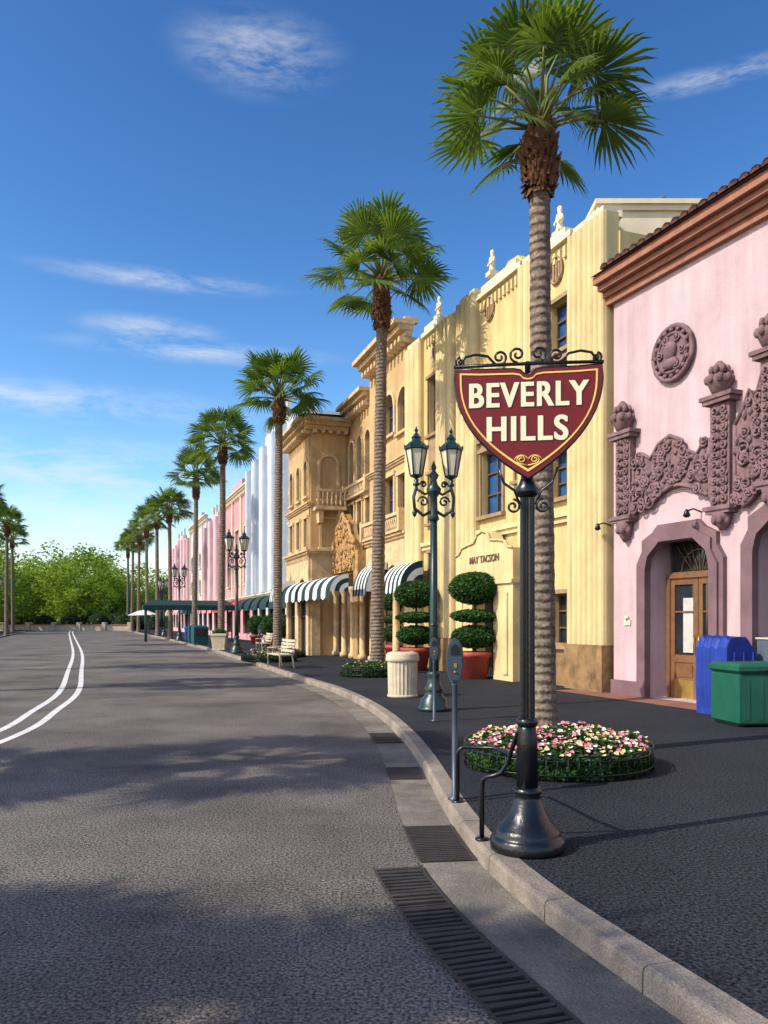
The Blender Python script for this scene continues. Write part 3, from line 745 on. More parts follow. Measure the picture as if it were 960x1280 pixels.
def palm(name,loc,H,S,r0,r1,bend=(0,0),n=40,seed=1,emin=-42,boot=.8):
    random.seed(seed); a=Asm(name,loc)
    tk=a.p('trunk','bark'); seg=14; nr=int(H/.11); vs=[];fs=[]
    def cen(t): return (bend[0]*math.sin(t*math.pi/2)**2,bend[1]*t*t)
    for j in range(nr+1):
        t=j/nr; r=r0+(r1-r0)*t+r0*.55*math.exp(-t*H/.28)
        r*= (1.03 if j%2 else .98)*ru(.985,1.015); cx,cy=cen(t)
        for k in range(seg):
            an=2*math.pi*k/seg; q=r*ru(.975,1.025); vs.append((cx+q*math.cos(an),cy+q*math.sin(an),t*H))
    for j in range(nr):
        for k in range(seg): k2=(k+1)%seg; fs.append((j*seg+k,j*seg+k2,(j+1)*seg+k2,(j+1)*seg+k))
    tk.add(vs,fs,True)
    top=Vector((bend[0],bend[1],H)); bt=a.p('old_leaf_bases','boot'); Bh=boot*S*.62
    nbt=190
    for i in range(nbt):
        t=i/nbt; an=i*2.39996; z=H-Bh*.75+Bh*t; rr=r1*1.0+r1*.85*math.sin(math.pi*min(1,t*.85+.12))
        o=Vector((math.cos(an),math.sin(an),0)); sd=Vector((-o.y,o.x,0)); w=r1*.38*ru(.8,1.2); p=Vector((top.x,top.y,z))+o*rr*.78
        tip=p+o*r1*ru(.4,.85)+Vector((0,0,r1*ru(.3,1.0)*(1 if rnd()<.75 else -1.2)))
        bt.add([p-sd*w+Vector((0,0,-w*.8)),p+sd*w+Vector((0,0,-w*.8)),tip+sd*w*.4,tip-sd*w*.4,p+o*w*.9+Vector((0,0,-w))],[(0,1,2,3),(0,3,4),(1,2,4),(2,3,4)])
    bt.lathe([(r1,-Bh*.75),(r1*1.5,-Bh*.35),(r1*1.7,0),(r1*1.3,Bh*.3),(r1*.3,Bh*.45)],tuple(top),12)
    fr=a.p('fronds','frond'); sm=a.p('petioles','stem')
    base=top+Vector((0,0,Bh*.2))
    for i in range(n):
        t=i/(n-1); el=math.radians(86+(emin-86)*t**.85+ru(-6,6)); az=i*2.39996+ru(-.2,.2)
        h=Vector((math.cos(az),math.sin(az),0)); zv=Vector((0,0,1))
        Lp=S*ru(.46,.60)
        d0=h*math.cos(el)+zv*math.sin(el); el2=el-math.radians(ru(4,28)); d1=h*math.cos(el2)+zv*math.sin(el2)
        st_=base+zv*Bh*.3*(1-t)+h*r1*.6
        hub=st_+d0*Lp*.6+d1*Lp*.45
        sm.tube([st_,st_+d0*Lp*.55,hub],[.022*S,.014*S,.009*S],4)
        side=d1.cross(zv); side=side.normalized() if side.length>.05 else Vector((-h.y,h.x,0))
        nr_=side.cross(d1).normalized(); roll=ru(-.7,.7)
        up=(nr_*math.cos(roll)+side*math.sin(roll))
        fan(fr,hub,d1,up,S*ru(.46,.56),24,droop=ru(.3,1.2),spread=ru(95,125))
    a.done(); return a
palm('palm_tree',(1.84,9.2,SW-.01),7.05,1.22,.14,.115,(-.05,0),n=29,seed=14,boot=1.0,emin=0)
pA=palm('palm_tree',(-.19,23.4,SW-.01),11.1,2.05,.205,.15,(.12,0),n=29,seed=21,boot=1.1,emin=-6)
pB=palm('palm_tree',(-4.55,34.2,SW-.01),10.8,2.1,.2,.15,(.05,.1),n=29,seed=33,emin=-10)
pC=palm('palm_tree',(-8.95,44,SW-.01),10.9,2.05,.2,.15,(.1,-.1),n=29,seed=44,emin=-16)
far=[(243,56,11.0),(213,68,10.8),(197,80,11.6),(184,92,12.),(173,105,12.4),(165,118,12.6),(160,132,12.9)]
for i,(px,Y,H) in enumerate(far):
    src=(pA,pB,pC)[i%3]; X=(px-480)/1000*Y; s=H/11.
    copy_asm(src,'palm_tree',(X,Y,SW-.01),rot=i*1.3+.4,scale=(s*.98,s*.98,s))
for px,Y,H in ((8,80,10.9),(-25,62,10.8),(16,104,12)):
    copy_asm(pB,'palm_tree',((px-480)/1000*Y,Y,.1),rot=Y,scale=H/11.)
# left-hand row continued out of view, palms added and placed for road shadows
for x,y,s in ((-13.9,-3.4,1.0),(-16.6,-3.0,1.02),(-14.5,3.4,1.02),(-17.6,2.5,1.02),(-17.2,15.6,1.0),(-20.2,23.5,1.05),(-24.5,37,1.05),(-28,49,1.)):
    copy_asm((pA,pB,pC)[int(abs(y))%3],'palm_tree',(x,y,.1),rot=x*3,scale=s)

# ---------------------------------------------------------------- foliage helpers
def leafquad(b,p,s,nv=None):
    a_=ru(0,6.283); u=Vector((math.cos(a_),math.sin(a_),ru(-.8,.8))).normalized(); v=u.cross(Vector((ru(-1,1),ru(-1,1),ru(-1,1)))).normalized()
    p=Vector(p); b.add([p-u*s,p+v*s*.5,p+u*s,p-v*s*.5],[(0,1,2,3)])
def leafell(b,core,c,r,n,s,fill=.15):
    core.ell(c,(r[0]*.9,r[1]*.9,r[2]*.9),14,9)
    for _ in range(n):
        v=Vector((random.gauss(0,1),random.gauss(0,1),random.gauss(0,1))).normalized(); k=ru(1-fill,1.06)
        leafquad(b,(c[0]+v.x*r[0]*k,c[1]+v.y*r[1]*k,c[2]+v.z*r[2]*k),s*ru(.7,1.3))
def tree(name,loc,H,R,seed,n=46,leaves=110,ls=.32):
    random.seed(seed); a=Asm(name,loc); tk=a.p('trunk','trunk'); lf=a.p('leaves','leaf')
    tk.tube([(0,0,-.3),(.1,.05,H*.25),(0,.1,H*.55)],[.38,.28,.16],8)
    for i in range(n):
        an=ru(0,6.283); t=ru(0,1); z=H*(.2+.72*t); rr=R*math.sin(math.pi*(.12+.8*t))**.6*ru(.45,1.)
        c=Vector((rr*math.cos(an),rr*math.sin(an),z)); cr=R*ru(.2,.36)
        if i%3==0: tk.tube([(0,.05,H*.3),(c.x*.5,c.y*.5,(H*.3+c.z)/2),tuple(c)],[.14,.08,.03],5)
        for _ in range(leaves):
            v=Vector((random.gauss(0,1),random.gauss(0,1),random.gauss(0,.8))).normalized()*cr*ru(.4,1.1)
            leafquad(lf,c+v,ls*ru(.7,1.3))
    a.done(); return a
tA=tree('deciduous_tree',(-55,140,0),14.8,8.0,1); tB=tree('deciduous_tree',(-66,146,0),12.2,6.8,2)
for i,(px,Y,H) in enumerate([(60,158,13),(103,135,10.0),(118,150,12.6),(135,165,11.5),(150,175,12),(2,128,12),(-22,118,11.5),(25,150,11.5),(44,165,13),(165,185,12.5),(185,190,13),(205,200,13),(110,180,15),(225,205,14),(-60,95,10),(78,175,14),(140,150,8.5)]):
    copy_asm((tA,tB)[i%2],'deciduous_tree',((px-480)/1000*Y,Y,0),rot=i*1.1,scale=H/13.)
random.seed(3)
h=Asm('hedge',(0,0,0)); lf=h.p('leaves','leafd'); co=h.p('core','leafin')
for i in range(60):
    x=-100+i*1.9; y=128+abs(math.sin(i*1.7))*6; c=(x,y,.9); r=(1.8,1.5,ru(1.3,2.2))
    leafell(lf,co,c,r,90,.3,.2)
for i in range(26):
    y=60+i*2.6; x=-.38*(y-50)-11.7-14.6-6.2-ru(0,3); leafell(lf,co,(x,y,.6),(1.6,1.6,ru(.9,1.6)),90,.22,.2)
h.done()
gw=Asm('garden_wall',(-62,126,0)); gw.p('wall','beige').box(-6,22,-.3,.3,0,.9); gw.p('coping','rcorn').box(-6.1,22.1,-.4,.4,.902,1.05)
for k in range(8): gw.p('wall','beige').box(-6+k*4-.3,-6+k*4+.3,-.45,.45,0,1.35)
gw.done()
for x,y in ((-27.2,91),(-30.2,99)):
    a=Asm('patio_umbrella',(x,y,SW)); a.p('pole','metergr').tube([(0,0,0),(0,0,2.5)],.04,6)
    a.p('canopy','white').lathe([(1.5,2.15),(1.45,2.2),(.7,2.5),(.05,2.75)],(0,0,0),8,False); a.done()

# ---------------------------------------------------------------- flower beds
def bed(name,c,R,dens,fl,hh=.32,wire=True,flowers=True):
    a=Asm(name,(c[0],c[1],SW)); lf=a.p('leaves','leafd'); so=a.p('soil','leafin')
    so.lathe([(R*.97,0),(R*.97,hh*.6),(R*.7,hh*.85),(.1,hh*.95)],(0,0,0),28)
    def top(r,an): return hh*(.95-.35*(r/R)**3)+.05*math.sin(an*5+r*9)*math.cos(r*7-an*2)
    for _ in range(dens):
        r=R*math.sqrt(rnd()); an=ru(0,6.283); z=top(r,an)+ru(-.03,.05); leafquad(lf,(r*math.cos(an),r*math.sin(an),z),.035*ru(.7,1.4))
    for _ in range(dens//2):
        an=ru(0,6.283); z=ru(.02,hh*.7); leafquad(lf,((R+ru(-.03,.03))*math.cos(an),(R+ru(-.03,.03))*math.sin(an),z),.035*ru(.7,1.4))
    if flowers:
        for _ in range(fl):
            r=R*math.sqrt(ru(.02,1)); an=ru(0,6.283); z=top(r,an)+ru(.02,.08); ph=math.sin(an*2.3+r*3)
            m=random.choice(('fwhite','fyel','fpink','fyel') if ph>-.1 else ('fpink','fpink','fwhite'))
            b=a.p('petals_'+m,m); s=ru(.012,.028); x,y=r*math.cos(an),r*math.sin(an); t=ru(0,1)
            tl=Vector((ru(-.5,.5),ru(-.9,.1),1)).normalized(); e1=tl.cross(Vector((1,0,0))).normalized(); e2=tl.cross(e1)
            vs=[Vector((x,y,z-.006))]+[Vector((x,y,z))+(e1*math.cos(t+k*1.0472)+e2*math.sin(t+k*1.0472))*s*(1.15 if k%2 else .8) for k in range(6)]
            b.add(vs,[(0,k+1,(k+1)%6+1) for k in range(6)])
    if wire:
        w=a.p('wire_edging','black')
        for z in (.06,.2,.25): w.tube([((R+.05)*math.cos(k*.1309),(R+.05)*math.sin(k*.1309),z) for k in range(49)],.008,5)
        for k in range(60):
            an=k*.10472; w.tube([((R+.05)*math.cos(an),(R+.05)*math.sin(an),0),((R+.05)*math.cos(an),(R+.05)*math.sin(an),.25)],.005,4)
    a.done()
random.seed(9)
bed('flower_bed',(1.88,8.7),.95,10500,1350,hh=.33)
bed('flower_bed',(-.35,22.6),.85,3500,120,hh=.35)
bed('flower_bed',(-4.4,30.6),1.0,2500,260)
bed('flower_bed',(-4.6,34.2),1.2,2500,160)

# ---------------------------------------------------------------- shield sign
sx,sy=.985,5.5
a=Asm('street_sign',(sx,sy,SW)); rz=math.radians(-7)
Rm=Matrix.Rotation(rz,4,'Z')
po=a.p('post','black')
po.lathe([(.25,0),(.255,.02),(.255,.07),(.24,.09),(.225,.1),(.23,.12),(.205,.15),(.155,.2),(.118,.27),(.097,.34),(.085,.37),(.1,.385),(.1,.41),(.082,.425)],(0,0,0),32)
po.lathe([(.076,.42),(.07,.75),(.062,.8),(.06,.86)],(0,0,0),32,rib=.12)
po.lathe([(.062,.84),(.075,.86),(.075,.885),(.058,.9)],(0,0,0),24)
po.lathe([(.053,.89),(.05,2.42)],(0,0,0),28,False,rib=.18)
po.lathe([(.05,2.41),(.075,2.43),(.085,2.46),(.06,2.5),(.045,2.54),(.03,2.62)],(0,0,0),24)
W=.49; zt=3.28; zb_=2.53
def shield(sc=1.,in_=0.):
    R_=[];n=14
    R_.append((0,zt-.05-in_)); R_.append((.03,zt-.045-in_*1.0)); R_.append((.055,zt-.02-in_)); R_.append((.10,zt-.012-in_)); R_.append((.32,zt-.010-in_)); R_.append((W-in_*1.15,zt-.0-in_*1.1))
    for k in range(1,n+1):
        t=k/n
        x=(W-in_*1.15)*(1-t**2.3); z=zt-in_-.03-(zt-zb_-.03-in_*2.6)*(t**.98)
        R_.append((x,z))
    Lf=[(-x,z) for x,z in R_[1:-1]][::-1]
    return R_+Lf
a.M=Rm@Matrix.Translation((0,-.075,0))
pan=a.p('panel','sred'); pan.prism(shield(),-.022,.0)
ed=a.p('panel_rim','black'); pts=shield(); ed.tube([(x,-.011,z) for x,z in pts+[pts[0]]],.012,6)
gd=a.p('gold_border','sgold')
s1=shield(1,.026); s2=shield(1,.037); n=len(s1)
for k in range(n): gd.prism([s1[k],s1[(k+1)%n],s2[(k+1)%n],s2[k]],-.0265,-.0225)
for sgn in (-1,1):
    pts=[]
    for k in range(22):
        t=k/21; an=-math.pi/2+t*3.2*math.pi; rr=.030*(1-.75*t); pts.append((sgn*(.045+rr*math.cos(an)*1.1),-.025,zb_+.125+rr*math.sin(an)))
    gd.tube([(0,-.025,zb_+.085)]+pts,.0045,5)
    gd.tube([(sgn*(.045+.05*math.cos(q)),-.025,zb_+.105+.05*math.sin(q)) for q in [i*math.pi/8 for i in range(1,8)]],.003,5)
for nm,m_,off,yy in (('letter_outline','dark',.0065,.0),('letters','scream',.0040,-.003)):
    for body,x_,z_,s_ in (('BEVERLY',-.005,3.085,.80),('HILLS',-.01,2.855,.88)):
        for dx,dy_ in ((-.0045,0),(.0045,-.0004),(0,-.0008)):
            a.text(body,.232,Rm@Matrix.Translation((x_+dx,-.0985+yy+dy_,z_))@Matrix.Rotation(math.pi/2,4,'X'),m_,.0008,off,s_,nm)
            a.extra[-1].data.space_character=1.14
ir=a.p('scrollwork','black')
ir.tube([(-.5,-.01,zt+.02),(-.2,-.01,zt+.025),(.2,-.01,zt+.025),(.5,-.01,zt+.02)],.012,6)
def spir(x,z,r,s,a0,turns=1.4,th=.009):
    ir.tube([(x+r*(1-.8*k/20)*math.cos(a0+s*k/20*turns*6.283),-.01,z+r*(1-.8*k/20)*math.sin(a0+s*k/20*turns*6.283)) for k in range(21)],th,6)
for sgn in (-1,1):
    spir(sgn*.07,zt+.09,.055,sgn,-math.pi/2); spir(sgn*.19,zt+.075,.05,-sgn,-math.pi/2); spir(sgn*.455,zt+.05,.035,-sgn,math.pi/2)
    ir.tube([(sgn*.22,-.01,zt+.03),(sgn*.27,-.01,zt+.085),(sgn*.35,-.01,zt+.1),(sgn*.42,-.01,zt+.085),(sgn*.46,-.01,zt+.03)],.009,6)
    ir.tube([(sgn*.05,.0,2.35),(sgn*.09,.0,2.45),(sgn*.16,.0,2.5),(sgn*.2,-.005,2.6)],.01,6)
    spir(sgn*.1,2.34,.05,sgn,math.pi/2); 
ir.tube([(0,.03,2.5),(0,.03,zt+.05)],.02,6)
a.M=Matrix.Identity(4); a.done()

# ---------------------------------------------------------------- rail, meter
a=Asm('hand_rail',(0,0,SW)); r=a.p('tube','black')
r.tube([(.70,5.72,0),(.70,5.72,.36),(.705,5.72,.42),(.73,5.70,.455),(.78,5.68,.465),(.83,5.66,.49),(.87,5.64,.56),(.90,5.60,.68),(.93,5.57,.78),(.96,5.54,.86)],.018,8)
r.tube([(.635,6.9,0),(.635,6.9,.40),(.64,6.9,.45),(.68,6.9,.475),(.95,6.85,.475),(1.05,6.5,.47),(1.06,6.0,.55),(1.02,5.6,.7)],.018,8)
for x,y in ((.70,5.72),(.635,6.9)): r.lathe([(.05,0),(.05,.012),(.025,.02)],(x,y,0),12)
a.done()
def meter(loc,s=1):
    a=Asm('parking_meter',loc,scale=s); p=a.p('pole','metergr')
    p.lathe([(.06,0),(.06,.015),(.027,.03),(.024,.96),(.03,.97),(.03,1.0)],(0,0,0),12)
    h=a.p('head','metergr')
    out=[(-.035,1.0),(.035,1.0),(.055,1.06),(.068,1.14),(.068,1.24),(.055,1.31),(.03,1.355),(0,1.37),(-.03,1.355),(-.055,1.31),(-.068,1.24),(-.068,1.14),(-.055,1.06)]
    h.prism(out,-.04,.04); h.prism([(x*.86,1.18+(z-1.18)*.9) for x,z in out],-.05,.05)
    a.p('window','glassd').prism([(-.04,1.23),(.04,1.23),(.038,1.29),(0,1.325),(-.038,1.29)],-.056,-.049)
    a.p('coin_slot','brass').box(-.012,.012,-.056,-.049,1.12,1.16); a.p('coin_slot','brass').lathe([(.015,0),(.015,.01)],(0,-.05,1.08),10)
    a.done()
meter((.62,7.0,SW),1.03); meter((.78,12.4,SW),.95); meter((-4.9,31.5,SW))

# ---------------------------------------------------------------- lamps
def lamp(loc,scale=1,rot=0):
    a=Asm('street_lamp',loc,rot,scale); g=a.p('post','lgreen')
    g.lathe([(.28,0),(.28,.06),(.24,.08),(.23,.2),(.16,.26),(.15,.34),(.17,.38),(.12,.44),(.1,.6),(.12,.64),(.09,.68)],(0,0,0),16)
    g.lathe([(.085,.66),(.07,1.5),(.06,3.3)],(0,0,0),20,rib=.12)
    g.lathe([(.06,1.45),(.085,1.48),(.06,1.52)],(0,0,0),16)
    g.lathe([(.06,3.28),(.1,3.32),(.07,3.4),(.06,3.7),(.12,3.78),(.13,3.85),(.07,3.92),(.05,4.0),(.09,4.08),(.03,4.16),(.05,4.22),(.0,4.34)],(0,0,0),16)
    an=a.p('arms','lgreen')
    lan=a.p('lantern_frames','lgreen'); gl=a.p('lantern_glass','lglass')
    for th in (math.radians(10),math.radians(190)):
        cx,cy=math.cos(th),math.sin(th)
        R=.31
        an.tube([(cx*.06,cy*.06,3.45),(cx*R*.6,cy*R*.6,3.38),(cx*R*1.1,cy*R*1.1,3.5),(cx*R*1.15,cy*R*1.15,3.7),(cx*R,cy*R,3.86),(cx*R,cy*R,4.02)],.03,7)
        for zz,rr in ((3.62,.1),(3.92,.06)):
            an.tube([(cx*(R*.6+rr*(1-.8*k/14)*math.cos(k*.6)),cy*(R*.6+rr*(1-.8*k/14)*math.cos(k*.6)),zz+rr*(1-.8*k/14)*math.sin(k*.6)) for k in range(15)],.019,6)
        an.tube([(cx*.06,cy*.06,3.8),(cx*R*.5,cy*R*.5,3.75),(cx*R,cy*R,3.84)],.024,6)
        an.lathe([(.06,0),(.06,.03),(.03,.06),(.05,.1)],(cx*R,cy*R,3.9),8)
        an.lathe([(.0,0),(.03,.04),(.045,.09),(.02,.14)],(cx*R*1.1,cy*R*1.1,3.34),8)
        c=(cx*R,cy*R,4.02); Q=1.16
        L_=lambda pr:[(r*Q,z*1.08) for r,z in pr]
        gl.lathe(L_([(.085,.06),(.15,.46)]),c,6,False)
        lan.lathe(L_([(.03,0),(.09,.03),(.1,.055),(.08,.06)]),c,6,False)
        lan.lathe(L_([(.155,.455),(.185,.47),(.18,.5),(.11,.58),(.07,.6),(.065,.64),(.08,.65),(.04,.7),(.015,.74),(.03,.77),(.0,.84)]),c,6,False)
        for k in range(6):
            q=k*math.pi/3; lan.tube([(c[0]+.09*Q*math.cos(q),c[1]+.09*Q*math.sin(q),c[2]+.055),(c[0]+.158*Q*math.cos(q),c[1]+.158*Q*math.sin(q),c[2]+.5)],.012,4)
            lan.lathe([(.014,0),(.02,.03),(0,.07)],(c[0]+.2*math.cos(q),c[1]+.2*math.sin(q),c[2]+.53),5)
    a.done(); return a
L1=lamp((.865,13.9,SW),1.0)
for x,y,s in ((-7.0,38,1.2),(-15.6,61,1.2),(-24.6,88,1.25),(-36.9,76,1.2),(-22,80,1.2)): copy_asm(L1,'street_lamp',(x,y,SW),.3,s)

# ---------------------------------------------------------------- trash can, pots, bench etc
def can(loc,m='beige',s=1.):
    a=Asm('trash_can',loc,0,s); b=a.p('body',m)
    b.lathe([(.31,0),(.32,.03),(.30,.05)],(0,0,0),28); b.lathe([(.295,.05),(.31,.72)],(0,0,0),48,False,rib=.045)
    b.lathe([(.32,.72),(.345,.74),(.345,.8),(.33,.82),(.335,.86),(.31,.9),(.2,.93),(.17,.93),(.16,.90)],(0,0,0),28)
    a.p('opening','dark').lathe([(.155,.9),(.15,.934)],(0,0,0),20); a.done()  # near-black disc paints the shade inside the hole
can((.38,16.4,SW)); can((-13.9,58,SW),'blue',1.2); can((-15.2,62.5,SW),'blue',1.2)
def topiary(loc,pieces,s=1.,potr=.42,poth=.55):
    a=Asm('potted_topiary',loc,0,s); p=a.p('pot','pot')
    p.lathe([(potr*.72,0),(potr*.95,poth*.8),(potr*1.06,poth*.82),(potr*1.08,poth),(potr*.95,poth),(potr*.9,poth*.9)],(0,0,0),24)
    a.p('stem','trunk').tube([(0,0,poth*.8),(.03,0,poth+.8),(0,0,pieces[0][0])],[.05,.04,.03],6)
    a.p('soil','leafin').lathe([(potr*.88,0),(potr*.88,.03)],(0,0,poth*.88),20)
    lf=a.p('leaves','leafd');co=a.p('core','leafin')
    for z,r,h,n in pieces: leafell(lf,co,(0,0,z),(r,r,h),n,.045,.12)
    a.done(); return a
random.seed(12)
T1=topiary((2.43,21.5,SW),[(2.42,.66,.42,5200),(1.68,.62,.17,2600),(1.12,.6,.3,3600)],1.,.47,.72)
copy_asm(T1,'potted_topiary',(1.0,25.0,SW),1.,.98)
T2=topiary((-2.4,41,SW),[(1.25,.6,.6,3500)],1.,.42,.6)
for x,y,s,T in ((-.85,36,1.0,T1),(.45,28.6,.95,T1),(-5.3,42.6,1.,T2),(-6.6,46.5,1.,T2),(-8.3,52,1.,T2)): copy_asm(T,'potted_topiary',(x,y,SW),.7,s)
def bench(loc,rot):
    a=Asm('park_bench',loc,rot); s=a.p('slats','beige'); f=a.p('frame','beige')
    for k in range(5): s.box(-.75,.75,-.22+k*.095,-.14+k*.095,.43,.46)
    for k in range(4): s.box(-.75,.75,.25+k*.02,.28+k*.02,.52+k*.11,.6+k*.11)
    for x in (-.68,.68):
        f.tube([(x,-.2,0),(x,-.2,.43),(x,.22,.43),(x,.34,.95)],.03,6); f.tube([(x,.22,.43),(x,.3,0)],.03,6); f.tube([(x,-.2,.43),(x,-.22,.64),(x,.24,.66)],.025,6)
    a.done()
bench((-3.45,26.4,SW),math.radians(-66)); bench((-5.9,39,SW),math.radians(-70))
def planter(loc):
    a=Asm('planter_box',loc); b=a.p('box','beige'); b.box(-.3,.3,-.3,.3,0,.75,-.1,-.1); b.box(-.44,.44,-.44,.44,.752,.86); b.box(-.34,.34,-.34,.34,0.0,.06)
    lf=a.p('leaves','leafd');leafell(lf,a.p('core','leafin'),(0,0,.9),(.36,.36,.2),500,.06); a.done()
planter((-8.7,42.3,SW)); 
for x,y in ((-11.6,50.5),(-12.0,51.8),(-12.6,53.4)):
    a=Asm('newspaper_box',(x,y,SW),.4); b=a.p('box','teal'); b.bbox(-.45,.45,-.35,.35,.12,1.15,.03); b.box(-.4,.4,-.3,.3,1.152,1.22,.1,.1)
    for q in (-.35,.35): b.box(q-.04,q+.04,-.28,.28,0,.12)
    a.p('pane','glassd').box(-.33,.33,-.36,-.351,.55,1.0); a.done()
a=Asm('sidewalk_canopy',(-14.3,58.5,SW),.33); r=a.p('roof','agreen')
r.box(-3.2,3.2,-1.2,1.2,2.3,2.62,.0,.0); r.box(-3.2,3.2,-1.2,1.2,2.622,3.0,.5,1.0)
for x in (-3,0,3):
    for y in (-1.1,1.1): a.p('posts','agreen').tube([(x,y,0),(x,y,2.3)],.05,6)
a.done()
a=Asm('covered_cart',(5.72,13.35,SW),math.radians(22)); b=a.p('tarp','blue')
vs=[]
sec_=[(-.32,.0),(-.34,.5),(-.33,1.12),(-.26,1.27),(-.1,1.3),(.12,1.27),(.3,1.02),(.35,.5),(.34,.0)]
rows=12
for j in range(rows+1):
    y=-.34+.68*j/rows
    for k,(x,z) in enumerate(sec_):
        e=.02*math.sin(j*2.1+k)+.012*math.sin(j*4.7+k*2); vs.append((x*(1+e),y,z+(e if 0<k<8 else 0)))
m=len(sec_)
b.add(vs,[(j*m+k,j*m+k+1,(j+1)*m+k+1,(j+1)*m+k) for j in range(rows) for k in range(m-1)]+[tuple(range(m)),tuple(rows*m+k for k in range(m))],False)
for k in range(3): b.tube([(-.22+k*.22,-.335,0.02),(-.2+k*.22,-.35,.5),(-.18+k*.2,-.338,1.05)],.012,5)
a.p('wheels','black').lathe([(.06,0),(.06,.04)],(-.25,-.25,-.0),10)
a.done()
a=Asm('utility_bin',(5.55,12.1,SW),math.radians(8)); b=a.p('body','green')
b.bbox(-.42,.45,-.38,.38,.03,.78,.03); b.bbox(-.45,.48,-.41,.41,.785,.93,.04); 
for k in range(4): b.box(-.36+k*.22,-.26+k*.22,-.388,-.381,.1,.7)
a.p('handle','black').tube([(-.1,-.42,.83),(-.1,-.45,.83),(.14,-.45,.83),(.14,-.42,.83)],.012,6)
for q in (-.35,.38): a.p('wheels','black').box(q-.05,q+.05,-.3,.3,0,.03)
a.done()
a=Asm('electrical_cabinet',(6.45,13.3,SW),math.radians(22)); b=a.p('box','greybox'); b.bbox(-.2,.2,-.12,.12,.6,1.25,.02); b.box(-.03,.03,.0,.05,0,.6); a.p('lid','beige').box(-.22,.22,-.14,.14,1.252,1.28); a.done()

# ---------------------------------------------------------------- light, world, camera
EL=math.radians(40); hx,hy=-.9,-.43; l=math.hypot(hx,hy); hx/=l;hy/=l
sv=Vector((math.cos(EL)*hx,math.cos(EL)*hy,math.sin(EL)))
sd=bpy.data.lights.new('sun','SUN'); sd.energy=5.0; sd.angle=math.radians(.35); sd.color=(1,.91,.77)
so=bpy.data.objects.new('sun',sd); link(so); so.rotation_euler=sv.to_track_quat('Z','Y').to_euler()
wd=bpy.data.worlds.new('World'); scene.world=wd; wd.use_nodes=True; nt=wd.node_tree; N=nt.nodes; Lk=nt.links
for n_ in list(N): N.remove(n_)
out=N.new('ShaderNodeOutputWorld'); bg=N.new('ShaderNodeBackground'); sky=N.new('ShaderNodeTexSky')
sky.sky_type='NISHITA'; sky.sun_disc=False; sky.sun_elevation=EL; sky.sun_rotation=math.atan2(hx,hy); sky.air_density=1.0; sky.dust_density=.6; sky.ozone_density=2.2
bg.inputs['Strength'].default_value=.115
gm_=N.new('ShaderNodeGamma'); gm_.inputs['Gamma'].default_value=1.5; Lk.new(sky.outputs[0],gm_.inputs['Color'])
vs_=N.new('ShaderNodeVectorMath'); vs_.operation='SCALE'; vs_.inputs['Scale'].default_value=.66; Lk.new(gm_.outputs[0],vs_.inputs[0])
sp_=N.new('ShaderNodeSeparateColor'); Lk.new(vs_.outputs[0],sp_.inputs[0]); cb_=N.new('ShaderNodeCombineColor')
def pm(sock,pw,ml):
    p=N.new('ShaderNodeMath'); p.operation='POWER'; Lk.new(sock,p.inputs[0]); p.inputs[1].default_value=pw
    q=N.new('ShaderNodeMath'); q.operation='MULTIPLY'; Lk.new(p.outputs[0],q.inputs[0]); q.inputs[1].default_value=ml; return q.outputs[0]
Lk.new(pm(sp_.outputs[0],1.32,.98),cb_.inputs[0]); Lk.new(pm(sp_.outputs[1],1.12,1.2),cb_.inputs[1]); Lk.new(pm(sp_.outputs[2],1.0,1.38),cb_.inputs[2])
tc=N.new('ShaderNodeTexCoord')
def blob(px,py,sx_,sz_,tilt=0):
    d=Vector(((px-480)/1000,1,(775-py)/1000)).normalized()
    sb=N.new('ShaderNodeVectorMath'); sb.operation='SUBTRACT'; Lk.new(tc.outputs['Generated'],sb.inputs[0]); sb.inputs[1].default_value=d
    mp=N.new('ShaderNodeMapping'); mp.vector_type='POINT'; mp.inputs['Rotation'].default_value=(0,tilt,0); mp.inputs['Scale'].default_value=(1/sx_,1/.6,1/sz_)
    Lk.new(sb.outputs[0],mp.inputs[0]); ln=N.new('ShaderNodeVectorMath'); ln.operation='LENGTH'; Lk.new(mp.outputs[0],ln.inputs[0])
    mr=N.new('ShaderNodeMapRange'); mr.interpolation_type='SMOOTHSTEP'; mr.inputs['From Min'].default_value=0; mr.inputs['From Max'].default_value=1; mr.inputs['To Min'].default_value=1; mr.inputs['To Max'].default_value=0
    Lk.new(ln.outputs['Value'],mr.inputs['Value']); return mr.outputs['Result']
acc=None
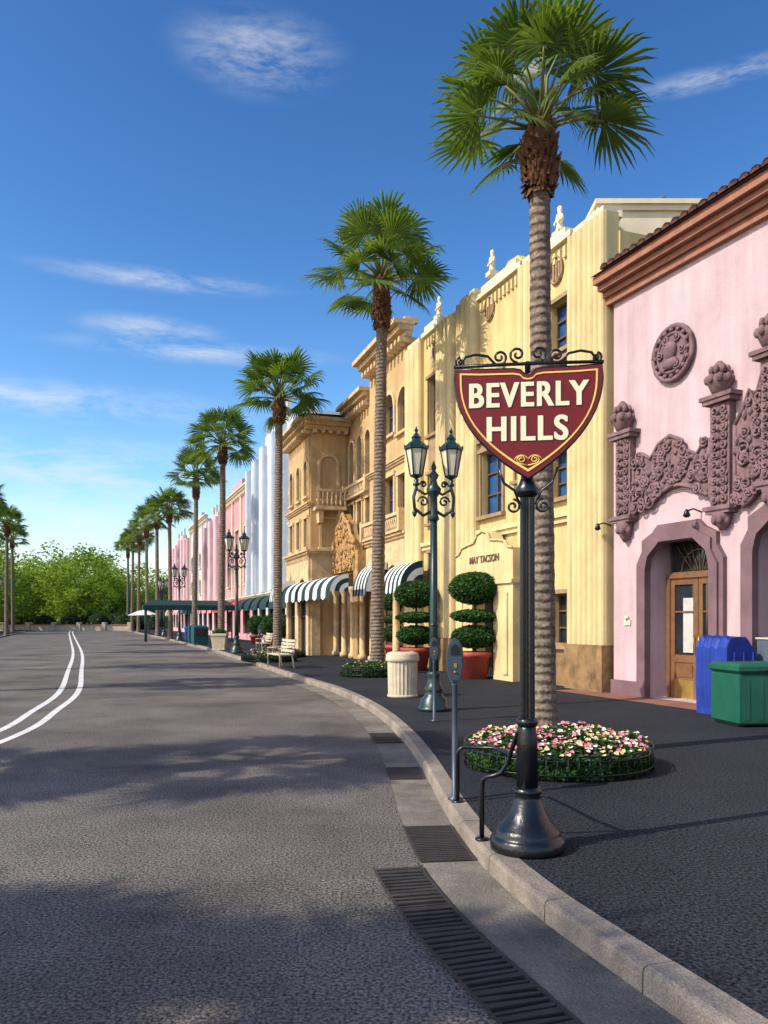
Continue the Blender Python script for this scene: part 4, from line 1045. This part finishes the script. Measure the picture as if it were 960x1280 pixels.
for args in ((325,68,.105,.04,.15),(190,412,.10,.02,-.15),(200,350,.17,.015,.05),(900,95,.17,.012,.2),(60,500,.3,.03,0),(250,440,.2,.016,0),(60,590,.4,.06,0),(120,670,.5,.12,0)):
    o_=blob(*args)
    if acc is None: acc=o_
    else:
        q=N.new('ShaderNodeMath'); q.operation='MAXIMUM'; Lk.new(acc,q.inputs[0]); Lk.new(o_,q.inputs[1]); acc=q.outputs[0]
mp=N.new('ShaderNodeMapping'); mp.inputs['Scale'].default_value=(6,6,24); mp.inputs['Rotation'].default_value=(0,.1,0); Lk.new(tc.outputs['Generated'],mp.inputs[0])
nz=N.new('ShaderNodeTexNoise'); nz.inputs['Scale'].default_value=1.9; nz.inputs['Detail'].default_value=10; nz.inputs['Roughness'].default_value=.68; nz.inputs['Distortion'].default_value=.25; Lk.new(mp.outputs[0],nz.inputs['Vector'])
mr=N.new('ShaderNodeMapRange'); mr.inputs['From Min'].default_value=.38; mr.inputs['From Max'].default_value=.85; Lk.new(nz.outputs['Fac'],mr.inputs['Value'])
q=N.new('ShaderNodeMath'); q.operation='MULTIPLY'; Lk.new(acc,q.inputs[0]); Lk.new(mr.outputs[0],q.inputs[1])
q2=N.new('ShaderNodeMath'); q2.operation='MULTIPLY'; q2.use_clamp=True; Lk.new(q.outputs[0],q2.inputs[0]); q2.inputs[1].default_value=1.05
mx=N.new('ShaderNodeMix'); mx.data_type='RGBA'; Lk.new(q2.outputs[0],mx.inputs[0]); Lk.new(cb_.outputs[0],mx.inputs[6]); mx.inputs[7].default_value=(7.6,7.9,8.4,1)
Lk.new(mx.outputs[2],bg.inputs['Color']); Lk.new(bg.outputs[0],out.inputs[0])

cam=bpy.data.cameras.new('camera'); co_=bpy.data.objects.new('camera',cam); link(co_); co_.location=(0,0,CH); co_.rotation_euler=(math.pi/2,0,0)
cam.sensor_fit='VERTICAL'; cam.sensor_height=36; cam.sensor_width=27; cam.lens=36*1000/1280; cam.shift_y=135/1280; cam.clip_end=3000; cam.clip_start=.05
scene.camera=co_
scene.view_settings.view_transform='Standard'; scene.view_settings.look='None'; scene.view_settings.exposure=0
